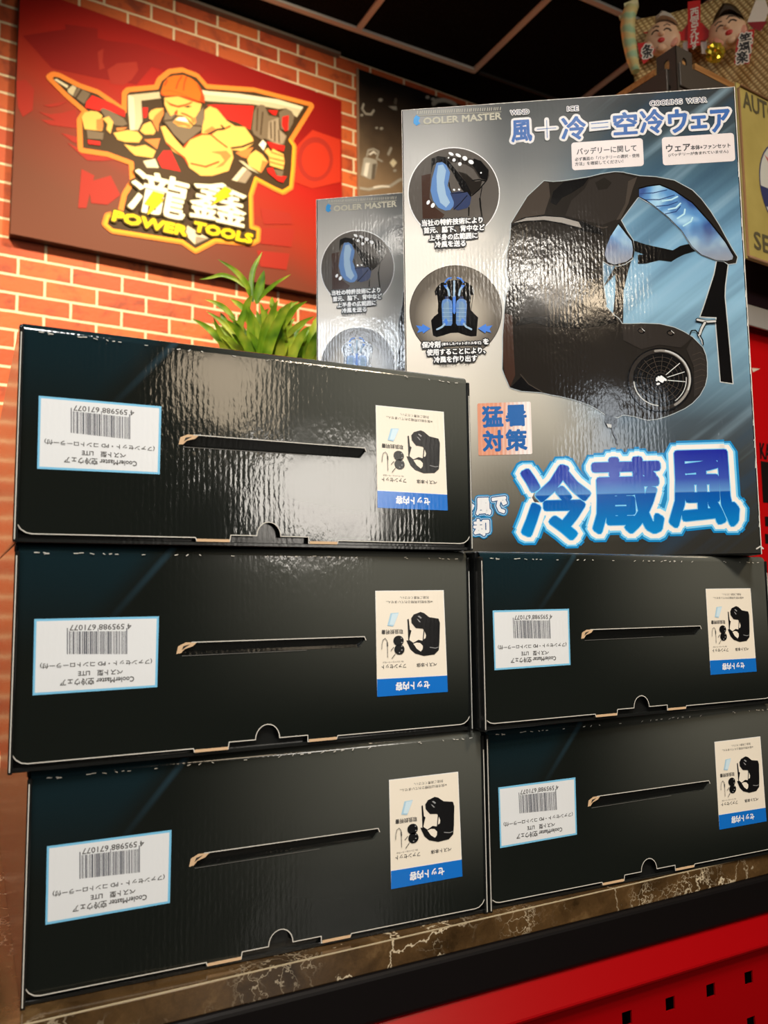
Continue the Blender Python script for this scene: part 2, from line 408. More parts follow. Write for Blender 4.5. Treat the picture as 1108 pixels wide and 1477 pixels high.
for i in range(len(gx) - 1):
    for j in range(len(gz) - 1):
        x0, x1, z1, z0 = gx[i], gx[i + 1], gz[j], gz[j + 1]
        if i % 2 == 1 and j % 2 == 1:
            for (a, c) in (((x0, z0), (x1, z0)), ((x1, z0), (x1, z1)), ((x1, z1), (x0, z1)), ((x0, z1), (x0, z0))):
                bm.faces.new([bm.verts.new(q) for q in ((a[0], yq, a[1]), (c[0], yq, c[1]), (c[0], yq + 0.002, c[1]), (a[0], yq + 0.002, a[1]))])
        else:
            bm.faces.new([bm.verts.new(q) for q in ((x0, yq, z0), (x1, yq, z0), (x1, yq, z1), (x0, yq, z1))])
bmesh.ops.remove_doubles(bm, verts=bm.verts, dist=1e-5)
mesh_obj('perforated_panel', bm, RED, counter)
mesh_obj('cabinet_body', box_bm(CL + 0.02, CRT - 0.005, 0.03, CDEP - 0.05, FLOOR, CT - 0.025), BLACK_PAINT, counter)

# ================================================================== CARTONS
CW, TF, PITCH, DEP = 0.42, 0.1643, 0.1786, 0.58
BOXES = {'left_low': ((0, 0, 0), 0.0), 'left_mid': ((-0.0152, -0.0119, PITCH), 0.018), 'left_top': ((-0.0175, -0.0187, 2 * PITCH), 0.008),
         'right_top': ((0.4128, -0.0161, PITCH), 0.021), 'right_low': ((0.4268, 0.0033, 0.0), -0.0028)}
FM = Face(*BOXES['left_mid'])                  # the print is measured on this carton
INK = srgb(20, 22, 20)
# black end panel of a lying carton, with the blue-green light beam printed at its left
mt, nt, b = nodes_of('carton_black'); vec, x, y, z = obj_xyz(nt)
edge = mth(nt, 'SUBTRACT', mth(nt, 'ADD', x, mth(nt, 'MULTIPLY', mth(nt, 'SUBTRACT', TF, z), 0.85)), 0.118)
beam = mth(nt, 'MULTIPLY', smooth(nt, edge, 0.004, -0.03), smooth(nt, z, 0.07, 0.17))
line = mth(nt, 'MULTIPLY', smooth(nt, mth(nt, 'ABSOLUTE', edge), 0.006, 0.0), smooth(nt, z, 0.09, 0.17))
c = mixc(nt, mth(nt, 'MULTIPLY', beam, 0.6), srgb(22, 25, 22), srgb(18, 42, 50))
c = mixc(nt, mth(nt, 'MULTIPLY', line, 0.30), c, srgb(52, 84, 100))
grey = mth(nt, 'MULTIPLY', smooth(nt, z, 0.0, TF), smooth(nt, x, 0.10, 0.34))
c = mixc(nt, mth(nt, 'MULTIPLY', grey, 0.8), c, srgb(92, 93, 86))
nt.links.new(c, b.inputs['Base Color']); b.inputs['Roughness'].default_value = 0.085; b.inputs['IOR'].default_value = 1.5
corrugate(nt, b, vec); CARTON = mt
SIDE = gloss('carton_side', srgb(24, 25, 24), 0.2)
PAPER = plain('worn_paper_edge', srgb(205, 200, 190), 0.7)
KRAFT = plain('kraft_edge', srgb(206, 172, 134), 0.8)
BARE = plain('carton_inside', srgb(16, 13, 11), 0.6)
WHITE = gloss('label_white', srgb(222, 224, 225), 0.35)
CREAM = gloss('label_cream', srgb(238, 228, 210), 0.3)
LBLUE = gloss('label_blue', srgb(20, 110, 200), 0.2)
BORDER = gloss('label_border', srgb(120, 190, 225), 0.3)
TXT = gloss('label_text', srgb(62, 60, 58), 0.4)
TXTB = gloss('label_bars', srgb(70, 72, 82), 0.4)
PBLACK = gloss('print_black', srgb(18, 18, 19), 0.25)
PWHITE = gloss('print_white', srgb(240, 240, 240), 0.2)
GREYP = gloss('print_grey', srgb(150, 150, 150), 0.3)
ICE = gloss('print_ice', srgb(170, 205, 225), 0.3)

def lying_carton(label, o, r):
    t = thing('carton', label, 'carton', o, r, 'cartons lying flat in the two front stacks')
    zb, zt = -0.0068, PITCH - 0.0072
    # body: closed tray behind the end flap with a raised rim left, right and below
    bm = box_bm(-0.0022, CW + 0.0022, 0.0055, DEP, zb, zt, bev=0.002)
    add_box(bm, -0.0024, 0.0012, -0.0045, 0.0060, zb, zt - 0.006, 0, 0.0006, 1)
    add_box(bm, CW - 0.0012, CW + 0.0024, -0.0015, 0.0060, zb, zt - 0.006, 0, 0.0006, 1)
    add_box(bm, -0.0022, CW + 0.0022, 0.0020, 0.0060, zb, zb + 0.0035, 0, 0.0006, 1)
    add_box(bm, -0.0014, -0.0006, -0.0049, -0.0044, zb + 0.002, zt - 0.01, 1)
    add_box(bm, CW + 0.0005, CW + 0.0013, -0.0019, -0.0014, zb + 0.002, zt - 0.02, 1)
    mesh_obj('carton_body', bm, [SIDE, PAPER], t)
    # end flap, with thumb notch, two locking tabs and the handle slot
    q = FM.uv
    un, nr = q(386, 1062)[0], 0.0112
    t1a, t1b = q(279, 1082)[0], q(330.5, 1074)[0]; t2a, t2b = q(444, 1062)[0], q(487, 1060)[0]
    flap = [(0.012, 0.0)]
    flap += [(t1a, 0), (t1a + 0.001, -0.0030), (t1b - 0.001, -0.0030), (t1b, 0.0028), (un - nr, 0.0028)]
    flap += [(un + nr * math.cos(math.radians(a)), 0.0028 + 0.0125 * math.sin(math.radians(a))) for a in range(165, 0, -15)]
    flap += [(un + nr, 0.0028), (t2a, 0.0028), (t2a, -0.0030), (t2b - 0.0012, -0.0030), (t2b, 0.0)]
    flap += [(CW - 0.012, 0.0)]
    flap += [(CW - 0.012 + 0.012 * math.sin(math.radians(a)), 0.012 - 0.012 * math.cos(math.radians(a))) for a in (22, 45, 68, 90)]
    flap += [(CW, TF), (0, TF)]
    flap += [(0.012 - 0.012 * math.cos(math.radians(a)), 0.012 - 0.012 * math.sin(math.radians(a))) for a in (0, 22, 45, 68)]
    h0, h1 = q(256, 936)[0], q(527, 924)[0]; hv = (q(300, 929)[1] + q(480, 924)[1]) / 2
    slot = [(h0, hv - 0.0066), (h0 + 0.001, hv - 0.0015), (h0 + 0.006, hv + 0.0025), (h1 - 0.002, hv + 0.0025), (h1, hv - 0.0005), (h1 - 0.006, hv - 0.0076), (h0 + 0.006, hv - 0.0086)]
    flat = flap + slot
    tri = tessellate_polygon([[Vector((a, c, 0)) for a, c in flap], [Vector((a, c, 0)) for a, c in slot]])
    bm = bmesh.new()
    fv = [bm.verts.new((a, 0.0, c)) for a, c in flat]; bv = [bm.verts.new((a, 0.0038, c)) for a, c in flat]
    for a, c, d in tri:
        try: bm.faces.new((fv[a], fv[c], fv[d]))
        except ValueError: pass
    for base, cnt in ((0, len(flap)), (len(flap), len(slot))):
        for i in range(cnt):
            a, c = base + i, base + (i + 1) % cnt
            f = bm.faces.new((fv[a], fv[c], bv[c], bv[a])); f.material_index = 0
    # the fold from the flap over on to the top panel
    steps = 5; prev = None
    for i in range(steps + 1):
        a = math.radians(90 * i / steps); yy = 0.0070 - 0.0070 * math.cos(a); zz = TF + (zt - TF) * math.sin(a)
        cur = [bm.verts.new((0.0005, yy, zz)), bm.verts.new((CW - 0.0005, yy, zz))]
        if prev: bm.faces.new((prev[0], prev[1], cur[1], cur[0])).smooth = True
        prev = cur
    bmesh.ops.recalc_face_normals(bm, faces=bm.faces)
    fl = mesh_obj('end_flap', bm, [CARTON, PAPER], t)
    a = Art(FM)
    k = flap.index((CW, TF))
    order = flap[k + 2:] + flap[:k]
    a.stroke(order, 0.0004, PAPER, px=False, n=6)
    rnd = random.Random(3)
    for i in range(34):  # wear and glints along the top fold, both painted as pale dashes
        u = rnd.random() ** 1.3 * 0.40 + 0.008
        a.stroke([(u, TF - 0.0008 + rnd.uniform(-.0005, .001)), (u + rnd.uniform(.0008, .0035), TF - 0.0006 + rnd.uniform(-.0005, .001))], rnd.uniform(.0002, .00045), PAPER, px=False, n=6)
    melt(a.build('worn_edge', fl), fl)
    # handle flap pushed in behind the slot, with torn kraft at its left end
    bm = bmesh.new()
    hp = [(h0 + 0.002, 0.0005, hv + 0.0018), (h1 - 0.001, 0.0005, hv + 0.0018), (h1 - 0.006, 0.0048, hv - 0.0100), (h0 + 0.004, 0.0048, hv - 0.0100)]
    bm.faces.new([bm.verts.new(p) for p in hp])
    bm.faces.new([bm.verts.new((p[0], p[1] + 0.0006, p[2])) for p in reversed(hp)])
    hf = mesh_obj('handle_flap', bm, SIDE, t)
    a = Art(FM, -0.0004)
    a.poly([(h0 - 0.001, hv - 0.0070), (h0 + 0.0005, hv - 0.0005), (h0 + 0.007, hv + 0.0025), (h0 + 0.0165, hv + 0.0022), (h0 + 0.013, hv - 0.0010), (h0 + 0.006, hv - 0.0032), (h0 + 0.003, hv - 0.0065)], KRAFT, px=False)
    a.poly([(h0 + 0.0035, hv - 0.0040), (h0 + 0.005, hv - 0.0005), (h0 + 0.011, hv + 0.0008), (h0 + 0.007, hv - 0.0016)], BARE, px=False)
    a.stroke([(h0 + 0.012, hv + 0.0024), (h1 - 0.001, hv + 0.0024), (h1 + 0.0005, hv - 0.001)], 0.0004, PAPER, px=False, n=6)
    a.stroke([(h0 + 0.004, hv - 0.0088), (h1 - 0.06, hv - 0.0082)], 0.00025, plain('slot_crease', srgb(96, 94, 90), 0.5), px=False, n=6)
    a.build('torn_edge', hf)['label'] = 'torn pale kraft edge of the handle slot'
    for n_, (ua, ub) in enumerate(((t1a, t1b), (t2a, t2b))):
        bm = box_bm(ua + 0.001, ub - 0.001, -0.0004, 0.004, -0.0034, -0.0010); mesh_obj('locking_tab', bm, KRAFT, t)
    # ---- barcode label (printed upside down)
    a = Art(FM)
    P = zoom(0, 760, 2.77)
    quad = P([(137, 368), (635, 357), (628, 640), (130, 673)])
    a.poly(quad, BORDER)
    a.poly(P([(146, 377), (626, 366), (619, 632), (139, 663)]), WHITE)
    a.text_px('4 595988 671077', *P([(278, 392)])[0], *P([(524, 408)])[0], TXT, flip=True, bold=0.00008)
    rnd = random.Random(11); x_ = 267.0
    while x_ < 508:
        wd = rnd.choice((2, 2, 3, 4, 6)); gap = rnd.choice((2, 3, 3, 5))
        top = 404 if (x_ < 274 or 384 < x_ < 394 or x_ > 500) else 417
        a.poly(P([(x_, top), (x_ + wd, top), (x_ + wd, 508), (x_, 508)]), TXTB); a.y += a.step; x_ += wd + gap
    a.up()
    a.line_px('(ファンセット・PD コントローラー付)', *P([(160, 554), (607, 538)]), 8.5, TXT, flip=True, bold=0.0001)
    a.line_px('ベスト型　LITE', *P([(312, 587), (490, 579)]), 8.0, TXT, flip=True, bold=0.0001)
    a.line_px('CoolerMaster 空冷ウェア', *P([(240, 624), (535, 607)]), 10.0, TXT, flip=True, bold=0.0001)
    a.build('barcode_label', t)
    # ---- contents label (printed upside down)
    a = Art(FM); P = zoom(530, 840, 8.206); F = a.face
    a.poly(P([(92, 100), (902, 92), (950, 1295), (115, 1355)]), PWHITE)
    a.poly(P([(98, 106), (896, 98), (938, 1095), (110, 1138)]), CREAM)
    a.poly(P([(113, 1146), (942, 1102), (950, 1295), (115, 1355)]), LBLUE)
    a.line_px('セット内容', *P([(335, 1236), (735, 1208)]), 11.5, PWHITE, flip=True, bold=0.0003)
    a.line_px('別途ご用意ください。', *P([(385, 183), (725, 180)]), 4.0, TXT, flip=True)
    a.line_px('※保冷剤は同梱されていません。', *P([(220, 234), (768, 230)]), 4.2, TXT, flip=True)
    a.line_px('取扱説明書', *P([(165, 588), (418, 582)]), 6.5, TXT, flip=True, bold=0.00008)
    a.line_px('PD コントローラー付き', *P([(180, 945), (425, 938)]), 2.6, TXT, flip=True)
    a.line_px('ファンセット', *P([(165, 1000), (455, 985)]), 6.0, TXT, flip=True, bold=0.00006)
    a.line_px('ベスト本体', *P([(580, 980), (820, 966)]), 6.0, TXT, flip=True, bold=0.00006)
    a.poly(P([(272, 365), (368, 358), (302, 522), (233, 512)]), ICE)
    a.poly(P([(290, 372), (368, 366), (312, 505), (258, 500)]), gloss('print_pale', srgb(206, 228, 238), 0.3))
    a.poly(P([(520, 480), (515, 425), (545, 380), (625, 350), (665, 362), (730, 412), (838, 428), (855, 480), (850, 700), (842, 800), (790, 853), (665, 870), (560, 840), (505, 790), (470, 715), (458, 685), (480, 690), (478, 600), (470, 436), (486, 432), (500, 560), (518, 570), (500, 640), (492, 680), (540, 715), (600, 680), (650, 690), (662, 560), (650, 547), (570, 540)]), PBLACK)
    a.poly(P([(540, 725), (580, 712), (622, 718), (652, 750), (650, 790), (628, 818), (580, 785)]), CREAM)
    a.poly(P([(672, 580), (690, 625), (684, 660), (662, 672)]), CREAM)
    a.poly(P([(590, 400), (610, 395), (640, 418), (628, 430)]), GREYP); a.poly(P([(580, 430), (600, 440), (628, 470), (610, 470)]), GREYP)
    a.stroke(P([(735, 768), (800, 778), (832, 768)]), 0.0003, GREYP)
    a.ellipse(P([(365, 690)])[0], 61 / 8.206, 60 / 8.206, PBLACK); a.ellipse(P([(375, 793)])[0], 60 / 8.206, 61 / 8.206, PBLACK, fresh=False)
    for c_ in ((398, 660), (402, 710), (404, 755), (402, 800), (375, 830)): a.ellipse(P([c_])[0], 1.0, 0.8, GREYP, n=10)
    a.stroke(P([(308, 765), (275, 805)]), 0.0003, TXT); a.stroke(P([(325, 845), (285, 900)]), 0.0003, TXT)
    a.stroke(P([(235, 885), (232, 740), (228, 690), (205, 662), (180, 680), (168, 730), (165, 790)]), 0.00025, TXT)
    a.stroke(P([(233, 750), (231, 712)]), 0.0006, TXT)
    a.build('contents_label', t)
    return t
LAB = {'left_low': 'glossy black carton at the bottom of the left front stack, resting on the marble counter',
       'left_mid': 'glossy black carton in the middle of the left front stack of three',
       'left_top': 'glossy black carton on top of the left front stack, below the potted plant',
       'right_top': 'glossy black carton on top of the right front stack, right under the upright silver carton',
       'right_low': 'glossy black carton at the bottom of the right front stack, cut by the photo edge'}
proto = lying_carton(LAB['left_low'], *BOXES['left_low'])
for k in ('left_mid', 'left_top', 'right_low', 'right_top'): dup(proto, BOXES[k][0], BOXES[k][1], LAB[k])

# ================================================================== UPRIGHT SILVER CARTONS
SB = ((0.4356, 0.1839, 2 * PITCH), -0.5564); BB = ((0.4250, 0.4605, 2 * PITCH), -0.598)
SH = 0.5815
FS = Face(*SB)
mt, nt, b = nodes_of('carton_silver'); vec, x, y, z = obj_xyz(nt)
zz = mth(nt, 'DIVIDE', z, SH); xx = mth(nt, 'DIVIDE', x, CW)
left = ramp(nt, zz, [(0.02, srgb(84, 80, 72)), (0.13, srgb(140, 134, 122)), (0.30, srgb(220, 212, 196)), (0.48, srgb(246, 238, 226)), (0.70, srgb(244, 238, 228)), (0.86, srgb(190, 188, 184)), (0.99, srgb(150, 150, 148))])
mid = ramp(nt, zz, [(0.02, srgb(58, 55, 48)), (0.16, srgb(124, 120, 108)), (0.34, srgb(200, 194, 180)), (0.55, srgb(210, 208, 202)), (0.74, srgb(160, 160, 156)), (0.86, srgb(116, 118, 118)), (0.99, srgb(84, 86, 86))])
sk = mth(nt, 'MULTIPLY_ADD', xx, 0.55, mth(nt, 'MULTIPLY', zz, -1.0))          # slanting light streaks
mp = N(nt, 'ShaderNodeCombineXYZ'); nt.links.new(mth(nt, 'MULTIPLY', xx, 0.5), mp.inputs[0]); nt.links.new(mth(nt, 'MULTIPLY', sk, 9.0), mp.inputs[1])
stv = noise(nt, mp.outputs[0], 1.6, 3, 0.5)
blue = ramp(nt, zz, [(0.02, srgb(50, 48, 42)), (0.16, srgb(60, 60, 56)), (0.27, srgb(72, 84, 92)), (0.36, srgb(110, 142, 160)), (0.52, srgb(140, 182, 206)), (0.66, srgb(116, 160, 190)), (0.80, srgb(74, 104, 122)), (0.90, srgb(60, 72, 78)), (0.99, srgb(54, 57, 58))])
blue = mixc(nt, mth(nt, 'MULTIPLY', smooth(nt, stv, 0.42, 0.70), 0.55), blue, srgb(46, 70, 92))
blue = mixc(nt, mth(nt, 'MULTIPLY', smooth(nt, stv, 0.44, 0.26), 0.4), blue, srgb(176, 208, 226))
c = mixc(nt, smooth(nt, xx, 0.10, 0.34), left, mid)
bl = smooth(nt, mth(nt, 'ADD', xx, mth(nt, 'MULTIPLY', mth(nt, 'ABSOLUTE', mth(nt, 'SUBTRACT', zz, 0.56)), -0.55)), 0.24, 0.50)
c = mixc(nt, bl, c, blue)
nt.links.new(c, b.inputs['Base Color']); b.inputs['Roughness'].default_value = 0.10
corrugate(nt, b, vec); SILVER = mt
VBLK = gloss('vest_black', srgb(38, 34, 30), 0.09); VDRK = gloss('vest_dark', srgb(16, 15, 15), 0.10); VHI = gloss('vest_sheen', srgb(70, 62, 55), 0.09)
VEDGE = gloss('vest_edge', srgb(50, 45, 41), 0.09); VZIP = gloss('zip_grey', srgb(140, 134, 126), 0.2); SILV = gloss('print_silver', srgb(196, 196, 192), 0.2)
mt, nt, b = nodes_of('mesh_blue'); vec, x, y, z = obj_xyz(nt)
ck = N(nt, 'ShaderNodeTexVoronoi'); ck.inputs['Scale'].default_value = 250; ck.inputs['Randomness'].default_value = 0.25; nt.links.new(vec, ck.inputs['Vector'])
dots = smooth(nt, ck.outputs['Distance'], 0.36, 0.22)
basec = ramp(nt, noise(nt, vec, 26, 2), [(0.36, srgb(38, 74, 136)), (0.52, srgb(86, 142, 196)), (0.68, srgb(172, 214, 232))])
fade = smooth(nt, z, 0.34, 0.41); basec = mixc(nt, fade, srgb(146, 148, 152), basec)
nt.links.new(mixc(nt, mth(nt, 'MULTIPLY', dots, 0.75), basec, srgb(24, 34, 58)), b.inputs['Base Color']); b.inputs['Roughness'].default_value = 0.2
corrugate(nt, b, vec); MBLUE = mt
mt, nt, b = nodes_of('title_blue'); vec, x, y, z = obj_xyz(nt)
nt.links.new(ramp(nt, mth(nt, 'DIVIDE', z, 0.13), [(0.10, srgb(10, 140, 210)), (0.46, srgb(8, 92, 176)), (0.53, srgb(10, 84, 168)), (0.54, srgb(96, 150, 208)), (0.66, srgb(58, 82, 176)), (0.90, srgb(28, 40, 158))]), b.inputs['Base Color'])
b.inputs['Roughness'].default_value = 0.15; corrugate(nt, b, vec); TITLE = mt
mt, nt, b = nodes_of('hot_sticker'); vec, x, y, z = obj_xyz(nt)
wv_ = N(nt, 'ShaderNodeTexWave'); wv_.inputs['Scale'].default_value = 60; wv_.inputs['Distortion'].default_value = 2; nt.links.new(vec, wv_.inputs['Vector'])
k_ = mth(nt, 'ADD', mth(nt, 'MULTIPLY', smooth(nt, x, 0.155, 0.105), 0.8), mth(nt, 'MULTIPLY', wv_.outputs['Fac'], 0.25))
nt.links.new(ramp(nt, k_, [(0.1, srgb(240, 236, 230)), (0.9, srgb(222, 150, 118))]), b.inputs['Base Color']); b.inputs['Roughness'].default_value = 0.2; HOT = mt
GLOWB = gloss('glow_blue', srgb(20, 130, 190), 0.2); GLOWL = gloss('glow_light', srgb(120, 205, 245), 0.2); GLOWW = gloss('glow_white', srgb(244, 238, 230), 0.2)
TBLUE = gloss('heading_blue', srgb(52, 96, 162), 0.2); HEADW = gloss('heading_white', srgb(216, 214, 212), 0.2); DISC = gloss('disc_grey', srgb(86, 80, 74), 0.15)
STICK = gloss('notice_white', srgb(218, 206, 202), 0.3); STXT = gloss('notice_text', srgb(44, 40, 40), 0.3); KBLUE = gloss('kanji_blue', srgb(24, 96, 168), 0.25)
PICB = gloss('picture_blue', srgb(92, 132, 188), 0.15); PICD = gloss('picture_navy', srgb(40, 54, 92), 0.15); PICL = gloss('picture_light_blue', srgb(150, 180, 206), 0.2); ARROW = gloss('arrow_blue', srgb(62, 122, 214), 0.2)
BROWN = gloss('picture_brown', srgb(60, 36, 24), 0.15); GOLD = gloss('foil_grey', srgb(190, 186, 168), 0.12)
mt, nt, b = nodes_of('halo_grey'); vec, x, y, z = obj_xyz(nt)
cu, cv_ = FS.uv(656, 455)
dd = mth(nt, 'SQRT', mth(nt, 'ADD', mth(nt, 'POWER', mth(nt, 'SUBTRACT', x, cu), 2.0), mth(nt, 'POWER', mth(nt, 'SUBTRACT', z, cv_), 2.0)))
nt.links.new(ramp(nt, mth(nt, 'DIVIDE', dd, 0.06), [(0.45, srgb(176, 166, 150)), (0.85, srgb(98, 90, 80))]), b.inputs['Base Color']); b.inputs['Roughness'].default_value = 0.15
corrugate(nt, b, vec); HALO = mt

def upright_carton(label, o, r):
    t = thing('carton', label, 'carton', o, r, 'upright silver cartons')
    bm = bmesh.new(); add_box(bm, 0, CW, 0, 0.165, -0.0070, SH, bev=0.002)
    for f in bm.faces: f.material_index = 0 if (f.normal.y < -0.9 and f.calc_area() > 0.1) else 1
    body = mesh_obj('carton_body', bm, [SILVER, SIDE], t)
    a = Art(FS); rnd = random.Random(5)
    e_ = [(0.0012, SH - 0.002), (CW - 0.001, SH - 0.002)]
    a.stroke([(0.0008, SH - 0.0015), (CW - 0.0008, SH - 0.0015)], 0.0004, PAPER, px=False, n=6)
    a.stroke([(CW - 0.0006, SH - 0.0015), (CW - 0.0006, -0.006)], 0.0005, PAPER, px=False, n=6)
    a.stroke([(0.0006, SH - 0.0015), (0.0006, 0.0)], 0.00035, PAPER, px=False, n=6)
    a.stroke([(CW - 0.006, 0.0), (CW - 0.001, 0.003), (CW + 0.0015, 0.0)], 0.0008, PAPER, px=False, n=6)
    for i in range(60):
        u = rnd.uniform(0.004, CW - 0.01); a.stroke([(u, SH - 0.0015), (u + rnd.uniform(.001, .003), SH - 0.0016)], rnd.uniform(.0003, .0007), PAPER, px=False, n=6); a.y += a.step
    a.up(); 
    for i in range(26):
        v = rnd.uniform(0.02, SH - 0.1); a.stroke([(CW - 0.001 - rnd.uniform(0, .001), v), (CW - 0.001, v + rnd.uniform(.002, .012))], rnd.uniform(.0003, .0006), PAPER, px=False, n=6); a.y += a.step
    melt(a.build('worn_edge', body), body)
    # --- logo line
    a = Art(FS)
    a.poly([(601, 165.5), (606, 170), (604, 175), (606.5, 178), (601, 181.5), (596.5, 178), (597, 171)], gloss('drop_blue', srgb(46, 140, 206), 0.2))
    a.line_px('OOLER MASTER', (611, 174), (723.3, 168.5), 9.5, GOLD, bold=0.0004)
    a.stroke([(601, 167.2), (723, 161.5)], 0.0003, GOLD)
    x_ = 602.0
    while x_ < 722:
        a.stroke([(x_, 164.5 - (x_ - 602) * 0.047), (x_ + 0.6, 160.5 - (x_ - 602) * 0.047)], 0.0004, GOLD, fresh=False); x_ += rnd.uniform(2.2, 4.0)
    a.build('foil_logo', t)
    # --- heading
    a = Art(FS); o_ = [(0.0030, HEADW)]
    for ch, x0, y0, x1, y1, bo in (('風', 738, 175, 767, 203, .0010), ('冷', 810, 170, 845, 200, .0010), ('空', 885, 164, 919, 192.5, .0010), ('冷', 923, 160, 958, 191, .0010),
                               ('ウ', 964, 160, 991, 190, .0012), ('ェ', 997, 169, 1019, 184, .0012), ('ア', 1025, 160, 1053, 189, .0012)):
        a.text_px(ch, x0, y0, x1, y1, TBLUE, bold=bo, outlines=o_)
    for p, q_ in (((774, 187), (803, 185)), ((788.5, 173), (789.5, 200))): a.stroke([p, q_], 0.0031, HEADW)
    for p, q_ in (((775, 187), (802, 185)), ((788.6, 174), (789.4, 199))): a.stroke([p, q_], 0.0004, TBLUE)
    a.poly([(849.5, 176.5), (880.5, 173), (881, 186.5), (850, 190.5)], HEADW)
    for y_ in (178, 184.5): a.stroke([(853, y_ + 1), (877, y_ - 1)], 0.0005, TBLUE)
    lo = [(0.0009, HEADW)]; g_ = gloss('ruby_grey', srgb(70, 78, 98), 0.2)
    a.line_px('WIND', (736.5, 163.5), (763, 161.5), 6.5, g_, bold=.0001, outlines=lo)
    a.line_px('ICE', (818.5, 157.8), (834, 156.8), 6.5, g_, bold=.0001, outlines=lo)
    a.line_px('COOLING  WEAR', (937.5, 149.3), (1019, 145.2), 6.8, g_, bold=.0001, outlines=lo)
    a.build('heading', t)
    # --- notices
    for nm, (x0, y0, x1, y1), lines in (
        ('notice_label', (824, 206, 929, 240.5), (('バッデリーに関して', (832, 219.3), (918, 213.2), 9.5, .0002), ('必ず裏面の「バッテリーの選択・使用', (829.5, 230.2), (922, 224.2), 5.2, .0001), ('方法」を確認してください！', (829.5, 237), (899, 232.6), 5.2, .0001))),
        ('notice_label', (954.5, 198.5, 1061, 235), (('ウェア', (961, 214.3), (995.5, 212), 10.5, .0003), ('本体+ファンセット', (996.5, 213.2), (1053.5, 209.8), 6.5, .0002), ('(バッテリーが含まれていません)', (964.5, 223.8), (1050.5, 219.0), 5.4, .0001)))):
        a = Art(FS); ax, ay = FS.uv(x0, y0), FS.uv(x1, y1)
        yc0 = FS.uv(x0, y0)[1]; hgt = FS.uv(x0, y0)[1] - FS.uv(x0, y0 + (40 if x0 < 900 else 40.5))[1]
        a.rrect(ax[0], yc0 - hgt, ay[0], yc0, 0.004, STICK)
        for tx, p, q_, h_, bo in lines: a.line_px(tx, p, q_, h_, STXT, bold=bo)
        a.build(nm, t)
    # --- vest picture
    a = Art(FS)
    Z4, Z5, Z6, Z7 = zoom(720, 240, 4.617), zoom(860, 240, 4.617), zoom(860, 400, 4.617), zoom(700, 420, 4.617)
    # straps behind
    a.poly(Z5([(240, 490), (330, 520), (510, 560), (560, 530), (600, 520), (645, 515), (660, 565), (590, 585), (540, 610), (500, 635), (420, 625), (330, 648), (278, 650), (278, 590), (320, 587), (250, 562)]), VDRK)
    rs = [(1034, 374), (1051, 378), (1046.5, 413), (1046, 428), (1049.5, 465), (1057.5, 553.8), (1039, 551), (1032, 465), (1033, 458.5), (1009.5, 457.4), (1016, 439), (1030, 395)]
    a.poly(rs, VDRK); a.stroke(rs, 0.0006, SILV, closed=True); a.y += a.step; a.poly(rs, VDRK)
    a.poly([(891, 379), (912, 372), (906, 392), (899.5, 420), (899, 468), (884, 456), (888, 420), (888, 395)], VBLK)
    a.poly(Z4([(785, 645), (690, 808), (800, 690)]), VDRK)
    sil = Z4([(80, 380), (110, 330), (190, 200), (300, 98), (360, 104), (420, 100), (520, 85), (600, 72), (680, 52), (770, 38), (830, 42)]) + \
        Z5([(200, 47), (290, 65), (400, 72), (520, 95), (640, 160), (700, 220), (760, 300), (820, 395), (860, 470), (905, 550), (940, 605), (930, 645), (880, 652), (850, 632), (800, 628), (700, 590), (640, 540), (570, 430), (480, 340), (380, 260), (285, 205), (275, 212), (220, 285), (165, 360)]) + \
        Z4([(850, 430), (890, 490), (899, 560), (885, 620), (840, 650), (790, 664), (730, 655), (690, 630), (690, 700), (695, 800), (715, 920)]) + \
        Z7([(800, 100), (855, 158), (890, 185)]) + Z6([(172, 310), (240, 312), (300, 308), (420, 312), (520, 335), (580, 362), (640, 398), (710, 470), (730, 520), (738, 570), (738, 660), (725, 720), (690, 785), (640, 838), (590, 872), (520, 905), (470, 925), (400, 945), (340, 950), (250, 925), (180, 915), (140, 935), (60, 915)]) + \
        Z7([(760, 795), (700, 760), (600, 725), (500, 700), (440, 690), (380, 675), (240, 665), (165, 642), (130, 560), (115, 520), (118, 400), (118, 300), (128, 150), (140, 30)]) + Z4([(50, 850), (75, 790), (60, 740), (45, 650), (60, 540), (75, 480)])
    a.stroke(sil, 0.0009, gloss('vest_rim', srgb(176, 184, 186), 0.2), closed=True); a.poly(sil, VBLK); a.y += a.step * 0.5
    # shaping panels
    a.poly(Z4([(80, 380), (190, 200), (300, 100), (330, 110), (340, 200), (300, 320), (150, 345)]), VHI)
    a.poly(Z4([(430, 105), (600, 75), (560, 130), (480, 180), (420, 210), (380, 260), (340, 240), (360, 170)]), VDRK)
    a.poly(Z4([(600, 90), (700, 60), (780, 45), (900, 75), (880, 150), (850, 260), (790, 350), (690, 390), (560, 360), (440, 330), (480, 230), (570, 150)]), VEDGE)
    a.poly(Z4([(640, 110), (700, 75), (750, 110), (720, 150), (660, 160)]), VBLK)
    a.poly(Z4([(860, 100), (920, 70), (890, 150), (860, 250), (810, 350), (780, 360), (840, 250)]), VHI)
    a.poly(Z7([(130, 150), (180, 160), (190, 400), (200, 560), (165, 640), (130, 560), (118, 450), (118, 300)]), BROWN)
    a.poly(Z7([(240, 570), (300, 630), (380, 672), (250, 662), (170, 640)]), VDRK)
    a.stroke(Z7([(235, 555), (290, 620), (385, 675)]), 0.0006, VHI)
    a.poly(Z7([(200, 230), (330, 210), (420, 240), (640, 250), (880, 215), (860, 160), (700, 175), (520, 150), (380, 170), (230, 180)]), VDRK)
    a.stroke(Z7([(220, 240), (420, 245), (640, 258), (780, 240), (890, 200)]), 0.0005, VEDGE)
